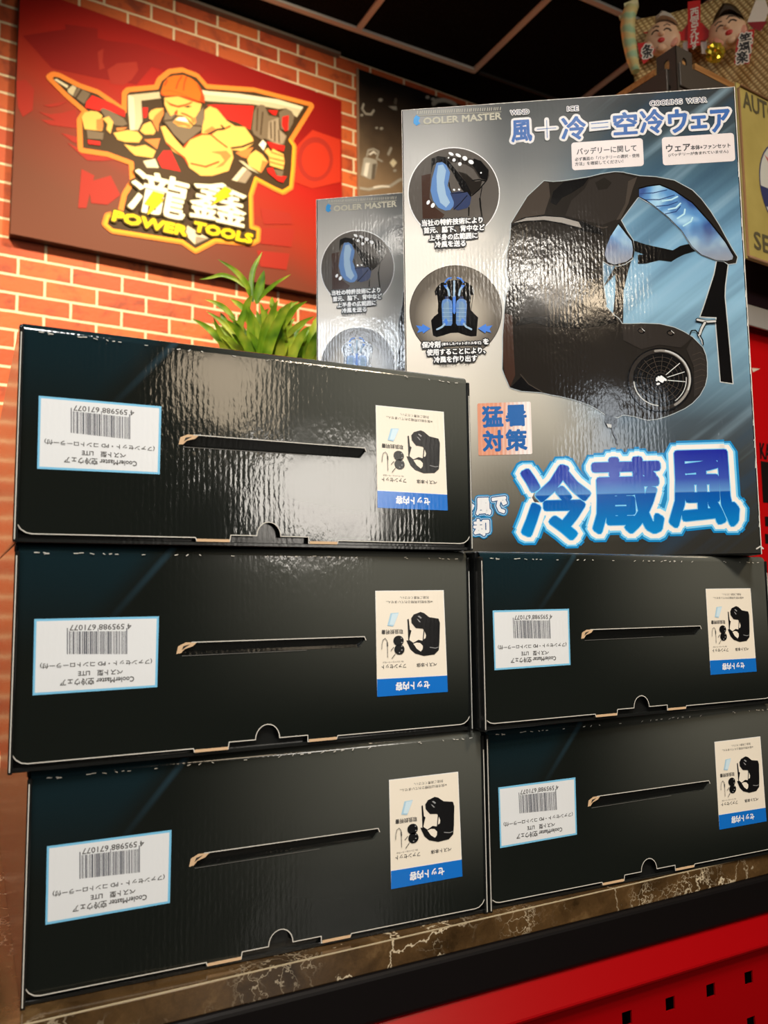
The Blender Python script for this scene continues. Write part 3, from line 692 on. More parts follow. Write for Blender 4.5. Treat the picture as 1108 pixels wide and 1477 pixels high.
    a.poly(Z4([(85, 385), (170, 340), (300, 325), (420, 335), (560, 370), (680, 425), (700, 460), (560, 430), (420, 385), (300, 365), (170, 372), (90, 400)]), VDRK)
    a.poly(Z4([(95, 378), (180, 345), (300, 334), (420, 342), (530, 372), (550, 412), (420, 378), (300, 358), (180, 364)]), VZIP)
    a.stroke(Z4([(650, 400), (690, 412), (720, 405)]), 0.0008, VHI)
    a.poly(Z6([(170, 312), (300, 310), (420, 314), (520, 337), (640, 400), (600, 440), (560, 470), (420, 450), (300, 480), (180, 420)]), VEDGE)
    a.poly(Z6([(640, 410), (700, 470), (735, 570), (730, 700), (690, 775), (650, 800), (650, 600), (600, 480)]), VEDGE)
    for k_ in range(7): a.stroke(Z6([(640 + k_ * 3, 520 + k_ * 38), (690 + k_ * 3, 500 + k_ * 38), (725, 520 + k_ * 34)]), 0.0003, VHI)
    for c_ in ((300, 358), (495, 372)):
        a.ellipse(Z6([c_])[0], 5.5, 3.8, VDRK, rot=0.3, n=20); a.ellipse(Z6([(c_[0] - 3, c_[1] + 2)])[0], 3.4, 2.2, VHI, rot=0.3, n=20); a.stroke(Z6([(c_[0] + 4, c_[1] - 14), (c_[0] + 22, c_[1] + 2)]), 0.0004, SILV)
    # harness mesh
    a.poly(Z5([(285, 150), (340, 138), (420, 128), (480, 145), (530, 175), (640, 250), (700, 310), (760, 385), (820, 455), (865, 515), (912, 600), (905, 622), (870, 632), (800, 628), (700, 590), (640, 540), (570, 430), (480, 340), (380, 260), (330, 225), (285, 205)]), MBLUE)
    for p in ([(290, 185), (380, 180), (470, 160)], [(330, 225), (420, 225), (520, 195)], [(400, 270), (480, 262), (540, 240)], [(460, 320), (530, 305), (560, 270)]): a.stroke(Z5(p), 0.0006, gloss('mesh_fold', srgb(30, 60, 112), 0.2))
    for p in ([(440, 235), (500, 225), (540, 205)], [(480, 290), (530, 280), (560, 250)], [(540, 350), (585, 320), (590, 290)], [(580, 400), (630, 370), (640, 345)]): a.stroke(Z5(p), 0.0010, gloss('mesh_shine', srgb(176, 220, 232), 0.2))
    a.stroke(Z5([(285, 150), (340, 135), (420, 124), (520, 165), (640, 245), (760, 378), (862, 508), (915, 600)]), 0.0008, VDRK)
    a.poly(Z5([(150, 385), (172, 410), (205, 455), (238, 500), (250, 560), (243, 605), (200, 638), (120, 658), (75, 640), (55, 590), (70, 530), (95, 470)]), MBLUE)
    a.stroke(Z5([(150, 385), (205, 455), (240, 500), (250, 560), (243, 605)]), 0.0010, VDRK)
    # clip
    a.stroke(Z6([(672, 285), (730, 298), (790, 296)]), 0.0022, VDRK); a.stroke(Z6([(672, 285), (730, 298), (790, 296)]), 0.0013, SILV)
    a.stroke(Z6([(722, 305), (700, 345), (684, 388)]), 0.0022, VDRK); a.stroke(Z6([(722, 305), (700, 345), (684, 388)]), 0.0014, SILV)
    a.stroke(Z6([(622, 385), (632, 358), (660, 356), (680, 378)]), 0.0007, VDRK); a.stroke(Z6([(690, 392), (708, 420), (712, 452)]), 0.0007, VDRK); a.stroke(Z6([(684, 396), (700, 424), (706, 450)]), 0.0004, SILV)
    # buckle under the vest
    a.poly(Z7([(800, 815), (880, 850), (875, 895), (850, 915), (812, 905), (795, 870)]), VDRK)
    a.poly(Z7([(808, 885), (840, 890), (838, 912), (815, 908)]), SILV)
    a.stroke(Z7([(845, 915), (855, 950), (872, 985), (878, 1016)]), 0.0009, VDRK)
    # fan
    FC = (952, 548.2)
    a.ellipse(FC, 47, 46, VDRK); a.ellipse(FC, 45, 44, VEDGE)
    for k_ in range(26):
        a0, a1 = math.radians(-75 + k_ * 4.6), math.radians(-75 + (k_ + 1) * 4.6)
    arc = lambda r_, a0, a1, n_=18: [(FC[0] + r_ * math.cos(math.radians(a0 + (a1 - a0) * i / n_)), FC[1] + r_ * 0.985 * math.sin(math.radians(a0 + (a1 - a0) * i / n_))) for i in range(n_ + 1)]
    a.stroke(arc(42.5, -100, 60), 0.0014, VZIP); a.stroke(arc(43, -80, 20), 0.0008, SILV)
    a.ellipse(FC, 39.5, 39, VDRK)
    a.stroke(arc(38, 95, 175), 0.0007, SILV); a.stroke(arc(37.5, -5, 55), 0.0005, SILV)
    for r_ in (33, 27, 20, 14): a.stroke(arc(r_, 0, 360, 36), 0.00028, VHI)
    for k_ in range(16):
        ang = math.radians(k_ * 22.5 + 5); w_ = 0.0005 if k_ in (15, 0, 14) else 0.0003
        a.stroke([(FC[0] + 11 * math.cos(ang), FC[1] + 11 * math.sin(ang)), (FC[0] + 36 * math.cos(ang), FC[1] + 36 * math.sin(ang))], w_, SILV if k_ in (15, 0, 14) else VHI)
    a.ellipse(FC, 10.5, 10.2, VEDGE); a.ellipse(FC, 9, 8.8, VDRK)
    for p in ([(400, 690), (408, 680)], [(405, 715), (415, 712)], [(412, 668), (445, 690)], [(430, 665), (460, 688)], [(402, 678), (438, 700)]): a.stroke(Z6(p), 0.0013, PWHITE)
    a.build('vest_picture', t)
    # --- round pictures with captions
    Q = zoom(580, 200, 6.925)
    a = Art(FS); c1 = (654.7, 279)
    a.ellipse(c1, 66.5, 66.5, PWHITE, n=56); a.ellipse(c1, 65.2, 65.2, DISC, n=56)
    a.poly(Q([(195, 370), (290, 350), (275, 590), (330, 690), (425, 760), (400, 800), (205, 800)]), BROWN)
    a.poly(Q([(295, 200), (360, 175), (430, 185), (480, 240), (560, 340), (640, 440), (695, 545), (690, 605), (640, 560), (590, 500), (500, 330), (430, 255), (360, 235), (310, 270), (290, 350), (290, 260)]), VDRK)
    a.poly(Q([(430, 185), (480, 180), (720, 205), (790, 225), (865, 310), (870, 370), (850, 425), (770, 395), (720, 310), (640, 260), (560, 240), (480, 235)]), VEDGE)
    a.poly(Q([(720, 200), (790, 225), (865, 320), (850, 420), (790, 400), (740, 320), (700, 260)]), VDRK)
    a.poly(Q([(560, 330), (640, 350), (730, 430), (800, 420), (780, 500), (700, 560), (640, 440)]), VBLK)
    a.stroke(Q([(700, 420), (770, 410), (840, 425), (770, 510), (700, 570)]), 0.0007, VDRK)
    a.poly(Q([(345, 245), (400, 235), (440, 262), (480, 340), (470, 400), (455, 470), (490, 540), (510, 580), (520, 670), (480, 715), (430, 720), (360, 690), (310, 620), (285, 520), (300, 400), (325, 310)]), PICB)
    a.poly(Q([(360, 270), (410, 260), (440, 320), (420, 440), (440, 560), (480, 640), (440, 690), (380, 640), (350, 520), (345, 380)]), PICL)
    a.poly(Q([(480, 545), (560, 530), (650, 535), (690, 590), (680, 660), (650, 695), (560, 718), (510, 700), (520, 640)]), PICD)
    a.stroke(Q([(520, 710), (590, 640), (650, 570)]), 0.0005, VDRK)
    a.stroke(Q([(470, 440), (480, 500), (500, 550), (640, 535)]), 0.0005, VDRK)
    a.stroke(Q([(668, 690), (666, 770)]), 0.0008, VDRK); a.stroke(Q([(778, 600), (785, 680), (800, 790)]), 0.0010, VDRK); a.stroke(Q([(800, 480), (780, 600)]), 0.0005, VDRK)
    for cx, cy, rx, ry in ((490, 155, 28, 15), (562, 170, 30, 15), (628, 200, 26, 22), (690, 237, 28, 20), (520, 217, 16, 18), (578, 257, 18, 20), (262, 640, 15, 24), (308, 670, 18, 26), (520, 515, 12, 10), (570, 512, 12, 10), (465, 195, 8, 8), (790, 345, 8, 9)):
        a.ellipse(Q([(cx, cy)])[0], rx / 6.925, ry / 6.925, PWHITE, n=14, rot=0.5)
    ol = [(0.0013, PBLACK)]
    for tx, p, q_, h_ in (('当社の特許技術により', (609, 323), (696, 317.2), 8.6), ('首元、脇下、背中など', (611.5, 334), (699, 327.4), 8.6), ('上半身の広範囲に', (619.5, 344.6), (688.5, 339), 8.6), ('冷風を送る', (628, 354.3), (671.5, 350.2), 8.6)):
        a.line_px(tx, p, q_, h_, PWHITE, bold=.00035, outlines=ol)
    a.line_px('※画像はイメージです', (628, 361.8), (672, 358.3), 4.2, STXT)
    a.build('round_picture', t)
    Q = zoom(580, 370, 6.925)
    a = Art(FS); c2 = (657.6, 449.5)
    a.ellipse(c2, 66.8, 66.8, VEDGE, n=56); a.ellipse(c2, 66, 66, HALO, n=56)
    a.poly(Q([(325, 350), (345, 310), (390, 265), (470, 242), (520, 235), (600, 240), (660, 265), (715, 310), (722, 350), (705, 440), (692, 540), (720, 570), (760, 610), (750, 720), (745, 795), (690, 800), (640, 790), (560, 762), (485, 765), (410, 790), (345, 806), (310, 790), (295, 690), (290, 640), (320, 600), (360, 570), (345, 440)]), VDRK)
    for sgn in (-1, 1):
        cx = 520 + sgn * 3
        X_ = (lambda v: v) if sgn < 0 else (lambda v: 1043 - v)
        a.poly(Q([(X_(335), 390), (X_(350), 385), (X_(362), 470), (X_(358), 545)]), HALO)
        a.poly(Q([(X_(395), 480), (X_(405), 440), (X_(430), 425), (X_(470), 425), (X_(496), 445), (X_(503), 480), (X_(503), 670), (X_(490), 692), (X_(420), 692), (X_(404), 675)]), PICB)
        a.poly(Q([(X_(430), 425), (X_(430), 400), (X_(468), 400), (X_(470), 425)]), PICD)
        a.poly(Q([(X_(415), 480), (X_(440), 450), (X_(470), 450), (X_(478), 660), (X_(420), 660)]), gloss('bottle_blue', srgb(110, 144, 176), 0.2))
        for yy in (520, 560, 600, 640): a.stroke(Q([(X_(405), yy), (X_(500), yy)]), 0.0003, PICL)
        a.stroke(Q([(X_(472), 390), (X_(465), 340), (X_(440), 300)]), 0.0013, PICL); a.poly(Q([(X_(415), 290), (X_(455), 285), (X_(440), 325)]), ARROW)
        a.stroke(Q([(X_(430), 260), (X_(455), 225), (X_(490), 215)]), 0.0010, ARROW)
        a.stroke(Q([(X_(350), 730), (X_(400), 705), (X_(440), 660)]), 0.0012, PICL); a.poly(Q([(X_(415), 650), (X_(440), 615), (X_(460), 655), (X_(445), 690)]), ARROW)
        a.poly(Q([(X_(140), 690), (X_(200), 700), (X_(205), 675), (X_(285), 722), (X_(210), 770), (X_(205), 750), (X_(150), 765), (X_(170), 730)]), ARROW)
    a.poly(Q([(508, 400), (522, 392), (536, 400), (536, 560), (522, 580), (508, 560)]), ARROW); a.stroke(Q([(522, 250), (520, 400)]), 0.0012, PICL)
    for tx, p, q_, h_ in (('保冷剤', (609, 498.5), (635, 496.6), 8.8), ('(凍らしたペットボトルなど)', (637.5, 498), (694, 494), 4.8), ('を', (697, 493.3), (705, 492.6), 7.6), ('使用することにより、', (616, 509.8), (700, 504.6), 8.8), ('冷風を作り出す', (626.5, 520.5), (688, 516), 8.8)):
        a.line_px(tx, p, q_, h_, PWHITE, bold=.00035 if h_ > 6 else .00018, outlines=ol)
    a.line_px('※画像はイメージです', (634, 528.3), (678, 525.3), 4.2, STXT)
    a.build('round_picture', t)
    # --- heat sticker, side icons, small slogan
    a = Art(FS)
    a0, a1 = FS.uv(688.5, 582), FS.uv(768, 655)
    a.rrect(a0[0], a1[1], a1[0], a0[1], 0.002, HOT)
    for ch, x0, y0, x1, y1 in (('猛', 696, 587, 725.5, 615), ('暑', 729.5, 585.5, 759, 613.5), ('対', 697, 622, 725.5, 650), ('策', 730, 620.5, 760, 649)): a.text_px(ch, x0, y0, x1, y1, KBLUE, bold=.0010)
    a.build('heat_sticker', t)
    a = Art(FS)
    for y_ in (562, 597, 630):
        p, q_ = FS.uv(655, y_), FS.uv(676, y_ + 20); a.rrect(p[0] - .001, q_[1] - .001, q_[0] + .001, p[1] + .001, .003, PWHITE); a.rrect(p[0], q_[1], q_[0], p[1], .0025, GLOWB)
    a.build('side_icons', t)
    a = Art(FS)
    for ch, x0, y0, x1, y1 in (('冷', 663, 722, 684, 743), ('風', 687.5, 719.5, 707.5, 741.5), ('で', 710.5, 717.5, 730.5, 739), ('冷', 661, 752, 681.5, 773), ('却', 684, 750, 705, 771.5)):
        a.text_px(ch, x0, y0, x1, y1, PWHITE, bold=.0012, outlines=[(.0036, GLOWB), (.0022, ICE), (.0013, gloss('slogan_navy', srgb(40, 92, 140), 0.2))])
    a.build('slogan', t)
    # --- big title
    a = Art(FS)
    big = (('冷', 753, 675, 851, 775), ('蔵', 855, 664, 955, 766), ('風', 964, 654, 1064, 756))
    shp = []
    for ch, x0, y0, x1, y1 in big:
        p, q_ = FS.uv(x0, y0), FS.uv(x1, y1); shp.append((ch, (p[0], q_[1], q_[0], p[1])))
    for r_, mo in ((.0150, GLOWB), (.0122, GLOWL), (.0098, GLOWW)):
        for ch, bx in shp: a.text(ch, bx, mo, bold=r_)
    for ch, bx in shp: a.text(ch, bx, GLOWL, bold=.0042)
    for ch, bx in shp: a.text(ch, bx, TITLE, bold=.0031)
    a.build('title_lettering', t)
    return t
up1 = upright_carton('silver grey carton standing upright in front on the right stack, showing a black cooling vest', *SB)
dup(up1, BB[0], BB[1], 'silver grey carton standing upright behind the other silver one, mostly hidden by it')

# ================================================================== SIGN BOARD ON THE BRICK WALL
SGN = Face(tuple(WALL.pt(0, 0, -0.05)), TW)
SX0, SX1, SZ0, SZ1 = -1.360, -0.054, 1.584, 2.500
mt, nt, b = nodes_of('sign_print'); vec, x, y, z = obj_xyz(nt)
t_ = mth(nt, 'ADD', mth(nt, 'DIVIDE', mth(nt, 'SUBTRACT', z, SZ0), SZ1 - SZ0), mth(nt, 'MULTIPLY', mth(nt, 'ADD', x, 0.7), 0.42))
nt.links.new(ramp(nt, t_, [(0.0, srgb(104, 58, 40)), (0.22, srgb(116, 54, 36)), (0.42, srgb(156, 44, 22)), (0.66, srgb(170, 24, 11)), (0.95, srgb(136, 9, 4))]), b.inputs['Base Color'])  # red print, with the brownish haze of glare toward the bottom painted in
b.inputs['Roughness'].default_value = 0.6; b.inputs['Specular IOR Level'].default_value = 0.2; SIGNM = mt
GHOST = plain('sign_ghost', srgb(158, 40, 26), 0.6, spec=0.2); GHOST2 = plain('sign_ghost_dark', srgb(138, 15, 8), 0.6, spec=0.2); GHOST3 = plain('sign_ghost_bright', srgb(186, 46, 22), 0.6, spec=0.2)
sg = thing('logo_sign', 'large red sign board on the brick wall with a drill-wielding bearded worker emblem', 'sign', tuple(SGN.o), TW)
bm = bmesh.new()
cor = [(SX0, SZ0 + .004), (SX1, SZ0 - .004), (SX1, 2.476), (SX0 + .004, 2.522)]
fr = [bm.verts.new((a, 0, c)) for a, c in cor]; bk = [bm.verts.new((a, 0.048, c)) for a, c in cor]
bm.faces.new(fr)
for i in range(4):
    f = bm.faces.new((fr[i], bk[i], bk[(i + 1) % 4], fr[(i + 1) % 4])); f.material_index = 1
bm.faces.new(list(reversed(bk))).material_index = 1
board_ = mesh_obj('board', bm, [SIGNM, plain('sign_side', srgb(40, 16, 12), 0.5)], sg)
Z1 = zoom(0, 0, 2.131); S5 = zoom(50, 80, 5.54); S6 = zoom(200, 90, 8.523); S7 = zoom(300, 120, 6.925); S8 = zoom(140, 220, 4.617)
a = Art(SGN, -0.0006, 0.0001)
# pale echoes of the emblem in the background print
for pl, mm in ((Z1([(70, 110), (200, 90), (330, 125), (420, 135), (560, 180), (480, 190), (420, 260), (300, 240), (160, 210)]), GHOST2),
           (Z1([(330, 215), (360, 195), (420, 190), (425, 215), (405, 245), (380, 262), (340, 258)]), GHOST), (Z1([(300, 160), (318, 150), (315, 190), (322, 210), (305, 215)]), GHOST),
           (Z1([(450, 160), (520, 172), (640, 205), (620, 230), (520, 222), (450, 200)]), GHOST2), (Z1([(200, 75), (300, 88), (300, 125), (210, 140)]), GHOST2),
           (Z1([(50, 250), (80, 245), (105, 275), (100, 340), (70, 360), (55, 330)]), GHOST), (S5([(30, 450), (120, 470), (220, 460), (330, 430), (340, 585), (220, 570), (120, 555), (50, 515), (160, 520)]), GHOST),
           (S5([(210, 620), (330, 650), (380, 680), (380, 720), (300, 690)]), GHOST), (S5([(260, 700), (400, 760), (600, 790), (680, 830), (540, 845), (420, 840), (340, 770)]), GHOST),
           (S5([(70, 400), (180, 380), (260, 370), (190, 405), (120, 415)]), GHOST),
           (Z1([(270, 560), (340, 540), (370, 600), (330, 630), (280, 625)]), GHOST), (Z1([(250, 520), (290, 540), (265, 640), (240, 640)]), GHOST),
           (Z1([(895, 470), (930, 430), (960, 400), (1046, 430), (1046, 560), (960, 580), (905, 560)]), GHOST3), (Z1([(800, 640), (890, 655), (900, 690), (810, 690)]), GHOST), (Z1([(805, 700), (905, 705), (895, 760), (800, 750)]), GHOST), (Z1([(790, 770), (890, 780), (880, 830), (800, 820)]), GHOST)):
    a.poly(pl, mm)
a.ellipse(Z1([(968, 490)])[0], 26, 32, GHOST, n=30); a.ellipse(Z1([(970, 492)])[0], 20, 25, GHOST3, n=30)
melt(a.build('background_print', sg), board_)
C_OR = plain('emblem_orange', srgb(232, 132, 48), 0.6, spec=0.2); C_YO = plain('emblem_amber', srgb(240, 166, 40), 0.6, spec=0.2); C_DK = plain('emblem_dark', srgb(62, 44, 20), 0.6, spec=0.2); C_SIL = plain('emblem_silver', srgb(196, 186, 150), 0.6, spec=0.2)
C_SIL2 = plain('emblem_silver_light', srgb(222, 214, 180), 0.6, spec=0.2); C_RED = plain('emblem_red', srgb(206, 30, 18), 0.6, spec=0.2); C_SKIN = plain('emblem_skin', srgb(236, 184, 92), 0.6, spec=0.2); C_SKS = plain('emblem_skin_shade', srgb(214, 128, 62), 0.6, spec=0.2)
C_GR = plain('emblem_grey', srgb(112, 98, 78), 0.6, spec=0.2); C_GR2 = plain('emblem_grey_light', srgb(150, 136, 114), 0.6, spec=0.2); C_CAP = plain('emblem_cap', srgb(216, 104, 14), 0.6, spec=0.2); C_CAP2 = plain('emblem_cap_shade', srgb(182, 62, 10), 0.6, spec=0.2)
C_WH = plain('emblem_white', srgb(250, 246, 214), 0.6, spec=0.2); C_YEL = plain('emblem_yellow', srgb(252, 220, 10), 0.6, spec=0.2); C_KHA = plain('emblem_olive', srgb(92, 74, 10), 0.6, spec=0.2)
a = Art(SGN, -0.0030, 0.0001)
outl = Z1([(153, 240), (166, 232), (182, 236), (245, 268), (300, 287), (384, 345), (385, 290), (395, 280), (482, 272), (492, 248), (522, 224), (560, 219), (605, 236), (634, 270), (780, 280), (956, 325), (890, 432), (902, 450), (898, 520), (892, 575), (868, 590), (842, 578), (785, 548), (768, 600), (770, 700), (792, 706), (790, 738), (770, 748), (660, 738), (600, 770), (560, 742), (345, 708), (324, 690), (332, 665), (372, 657), (385, 600), (410, 560), (406, 500), (330, 472), (250, 460), (247, 372), (266, 345), (205, 292)])
a.stroke(outl, 0.0135, C_OR, closed=True); a.poly(outl, C_DK); a.stroke(outl, 0.0055, C_OR, closed=True)
a.stroke(outl[16:24], 0.0055, C_YO); a.stroke(outl[20:35], 0.0055, C_YO)
# shield
a.poly(S5([(745, 320), (995, 295), (1010, 345), (850, 365), (860, 530), (825, 600), (760, 600), (745, 450)]), C_SIL); a.poly(S5([(745, 320), (790, 340), (800, 480), (800, 600), (760, 600)]), C_SIL2)
a.poly(S7([(-140, 60), (0, 85), (300, 108), (700, 168), (950, 242), (885, 345), (850, 320), (770, 255), (700, 262), (450, 215), (0, 185), (-130, 165)]), C_SIL); a.poly(S7([(-140, 60), (0, 85), (300, 108), (700, 168), (950, 242), (930, 270), (650, 200), (300, 150), (0, 120), (-130, 100)]), C_SIL2)
a.poly(S7([(-20, 225), (60, 218), (455, 232), (440, 330), (420, 470), (300, 400), (180, 360), (60, 250)]), C_RED)
a.poly(S8([(305, 60), (385, 45), (410, 105), (330, 103)]), C_SIL2); a.poly(S8([(400, 45), (440, -10), (490, -10), (555, 130), (430, 105)]), C_RED); a.poly(S5([(860, 420), (905, 420), (895, 500), (868, 505)]), C_RED)
a.poly(S7([(235, 970), (345, 840), (385, 860), (285, 985)]), C_SIL2); a.poly(S7([(285, 985), (385, 860), (435, 905), (370, 1005)]), C_GR2)
a.poly(S8([(600, 490), (740, 575), (650, 615), (580, 545)]), C_SIL2); a.poly(S8([(655, 560), (740, 575), (650, 615)]), C_GR2)
# body and arms
a.poly(S6([(265, 800), (320, 785), (420, 915), (545, 1060), (640, 940), (770, 890), (790, 700), (800, 600), (870, 545), (960, 580), (1080, 725), (1180, 790), (1300, 800), (1400, 940), (1410, 1000), (1280, 1100), (1140, 1080), (1160, 1180), (1100, 1340), (900, 1400), (760, 1400), (620, 1300), (560, 1180), (420, 1100), (330, 980)]), C_SKIN)
a.poly(S7([(270, 700), (360, 670), (450, 645), (385, 755), (330, 740)]), C_SKS); a.poly(S7([(20, 690), (180, 680), (230, 730), (150, 830), (60, 860), (160, 780), (120, 720)]), C_SKS)
a.poly(S6([(790, 860), (900, 790), (960, 840), (880, 890)]), C_SKS)
for p in ([(555, 1050), (620, 950), (770, 890), (880, 890), (950, 840), (1040, 830), (1120, 790)], [(880, 890), (960, 960), (1080, 1050)], [(340, 1000), (440, 1090), (560, 1180), (600, 1260)], [(640, 1250), (820, 1290), (980, 1230)]): a.stroke(S6(p), 0.0032, C_CAP2)
a.stroke(S7([(0, 515), (90, 470), (160, 460), (130, 430)]), 0.004, C_DK); a.stroke(S7([(230, 655), (340, 640), (450, 595)]), 0.004, C_DK)
a.poly(S6([(120, 640), (150, 600), (210, 575), (300, 570), (305, 640), (245, 760), (235, 865), (190, 790), (160, 720)]), C_SKS); a.poly(S6([(120, 640), (150, 600), (210, 575), (300, 572), (200, 660), (165, 720), (125, 700)]), C_SKIN)
a.poly(S6([(12, 850), (55, 770), (140, 733), (165, 770), (205, 855), (180, 895), (70, 895)]), C_SKIN)
a.poly(S5([(870, 678), (1000, 668), (975, 755), (930, 720)]), C_SKS); a.poly(S5([(710, 715), (800, 735), (880, 720), (965, 768), (940, 825), (800, 805), (760, 770)]), C_SKIN)
a.poly(S5([(625, 625), (740, 602), (820, 615), (858, 660), (830, 702), (720, 698), (660, 680)]), C_SKIN); a.poly(S5([(648, 585), (740, 580), (700, 605), (655, 610)]), C_SKS)
# cordless drill
a.poly(S5([(152, 202), (172, 194), (268, 250), (256, 268)]), C_SIL2); a.poly(S5([(262, 278), (300, 245), (332, 262), (302, 330), (264, 302)]), C_SIL); a.poly(S5([(336, 270), (352, 262), (442, 312), (392, 396), (304, 332)]), C_GR); a.stroke(S5([(372, 278), (328, 345)]), 0.003, C_DK)
a.poly(S5([(400, 425), (408, 380), (455, 325), (620, 390), (722, 450), (718, 500), (545, 430), (520, 452)]), C_RED); a.poly(S5([(520, 440), (545, 428), (610, 455), (705, 505), (738, 555), (700, 572), (640, 565), (560, 500)]), C_GR)
a.poly(S5([(412, 600), (548, 625), (542, 680), (420, 672)]), C_GR); a.poly(S5([(420, 680), (522, 694), (520, 726), (425, 714)]), C_RED)
a.poly(S5([(373, 500), (398, 462), (450, 450), (500, 458), (540, 490), (525, 515), (545, 560), (535, 612), (480, 605), (396, 596)]), C_SKIN); a.poly(S5([(490, 520), (540, 510), (545, 570), (530, 610), (490, 600)]), C_SKS); a.poly(S5([(538, 510), (590, 494), (626, 540), (602, 634), (570, 600), (578, 556)]), C_SKIN)
# impact driver and right fist
a.poly(S7([(432, 470), (450, 300), (478, 240), (520, 222), (560, 230), (600, 330), (690, 345), (705, 470), (780, 535), (752, 622), (690, 628), (560, 562), (530, 575), (450, 520)]), C_GR); a.poly(S7([(600, 390), (700, 352), (705, 470), (775, 540), (740, 612), (680, 620), (590, 560)]), C_GR2)
for p in ([(620, 400), (625, 560)], [(660, 390), (660, 590)], [(700, 480), (705, 600)], [(490, 260), (480, 480)], [(540, 300), (520, 520)]): a.stroke(S7(p), 0.0028, C_DK)
a.poly(S7([(700, 300), (770, 258), (830, 290), (855, 340), (840, 410), (800, 485), (720, 470)]), C_GR); a.poly(S7([(735, 345), (800, 330), (792, 480), (760, 490), (730, 430)]), C_RED); a.poly(S7([(590, 278), (690, 282), (672, 332), (640, 325)]), C_RED)
a.poly(S7([(580, 590), (760, 635), (750, 690), (620, 660)]), C_RED); a.poly(S7([(500, 625), (540, 575), (575, 612), (548, 682)]), C_WH)
a.poly(S7([(300, 780), (345, 790), (420, 850), (510, 915), (400, 870)]), C_SIL)
a.poly(S7([(385, 770), (412, 720), (470, 678), (535, 722), (592, 795), (525, 905), (400, 835)]), C_SKIN); a.poly(S7([(535, 780), (592, 795), (525, 905), (510, 890)]), C_SKS)
a.poly(S7([(580, 860), (640, 850), (672, 932), (780, 940), (742, 1002), (690, 985), (592, 902)]), C_RED); a.poly(S7([(650, 868), (748, 885), (732, 942), (682, 932)]), C_GR)
a.poly(S7([(555, 690), (590, 655), (622, 695), (640, 665), (745, 720), (757, 800), (742, 872), (610, 832), (600, 740)]), C_SKIN)
for p in ([(625, 700), (745, 740)], [(608, 755), (750, 790)], [(604, 795), (748, 835)]): a.stroke(S7(p), 0.0022, C_CAP2)
# head
a.poly(S6([(255, 400), (310, 430), (480, 420), (770, 520), (800, 560), (800, 700), (760, 850), (540, 1030), (420, 910), (330, 790), (280, 750), (310, 620), (290, 480)]), C_DK)
a.poly(S6([(308, 450), (480, 432), (620, 470), (765, 525), (745, 600), (690, 690), (705, 745), (620, 825), (480, 800), (410, 750), (385, 672), (345, 610), (310, 530)]), C_SKIN)
a.poly(S6([(310, 470), (370, 515), (470, 548), (560, 530), (655, 495), (640, 520), (560, 552), (480, 572), (380, 545)]), C_CAP2)
a.poly(S6([(545, 562), (600, 545), (645, 552), (600, 574)]), C_DK); a.poly(S6([(425, 640), (455, 605), (470, 600), (465, 655), (440, 660)]), C_CAP2); a.stroke(S6([(520, 640), (580, 660), (650, 700)]), 0.003, C_CAP2); a.poly(S6([(630, 700), (700, 690), (705, 745), (650, 770)]), C_SKS)
a.poly(S6([(320, 640), (345, 625), (382, 680), (440, 645), (470, 688), (440, 720), (410, 752), (480, 805), (620, 828), (700, 760), (690, 690), (750, 600), (785, 565), (800, 690), (765, 840), (545, 1015), (425, 900), (340, 780), (300, 735)]), C_GR)
a.stroke(S6([(310, 735), (400, 725), (455, 670), (560, 690), (660, 790), (760, 800)]), 0.003, C_DK)
a.poly(S6([(415, 748), (450, 720), (520, 742), (640, 790), (612, 822), (560, 790), (480, 790)]), C_SKS); a.poly(S6([(438, 722), (490, 690), (560, 690), (608, 752), (520, 742)]), C_WH)
a.poly(S6([(262, 385), (300, 262), (350, 205), (420, 180), (540, 172), (640, 215), (710, 270), (770, 360), (802, 450), (802, 520), (740, 500), (620, 450), (480, 392), (340, 368)]), C_CAP); a.poly(S6([(700, 270), (770, 360), (802, 450), (802, 520), (740, 500), (760, 400)]), C_CAP2)
a.poly(S6([(256, 395), (300, 365), (380, 362), (480, 390), (620, 450), (760, 525), (640, 490), (480, 435), (310, 435), (268, 420)]), C_CAP2); a.poly(S6([(262, 395), (300, 370), (380, 368), (480, 396), (600, 448), (480, 425), (310, 425)]), C_CAP)
for p in ([(520, 190), (480, 250), (450, 340)], [(575, 200), (550, 280), (540, 360)], [(340, 240), (310, 300)]): a.stroke(S6(p), 0.0025, C_CAP2)
# lettering of the emblem
k_ = plain('emblem_letter_edge', srgb(58, 46, 12), 0.6, spec=0.2)
def bx(P, x0, y0, x1, y1):
    p, q_ = SGN.uv(*P([(x0, y0)])[0]), SGN.uv(*P([(x1, y1)])[0]); return (p[0], q_[1], q_[0], p[1])
a.line_px('瀧', S8([(222, 268)])[0], S8([(592, 308)])[0], 60, C_WH, bold=0.0032, outlines=[(0.008, k_)], slant=0.16)
a.line_px('鑫', S8([(622, 318)])[0], S8([(985, 364)])[0], 58, C_WH, bold=0.0028, outlines=[(0.008, k_)], slant=0.10)
a.line_px('POWER', S8([(105, 452)])[0], S8([(592, 508)])[0], 14, C_YEL, bold=0.0032, outlines=[(0.006, C_KHA)], slant=0.2)
a.line_px('TOOLS', S8([(642, 518)])[0], S8([(1025, 563)])[0], 13, C_YEL, bold=0.0032, outlines=[(0.006, C_KHA)], slant=0.2)
for p in ([(370, 270), (440, 290), (415, 330), (442, 320), (330, 425), (350, 365), (315, 350)], [(845, 238), (888, 260), (862, 288), (882, 296), (755, 358), (800, 312), (772, 302)]):
    a.stroke(S8(p), 0.003, k_, closed=True); a.poly(S8(p), C_YEL)
a.build('emblem', sg)

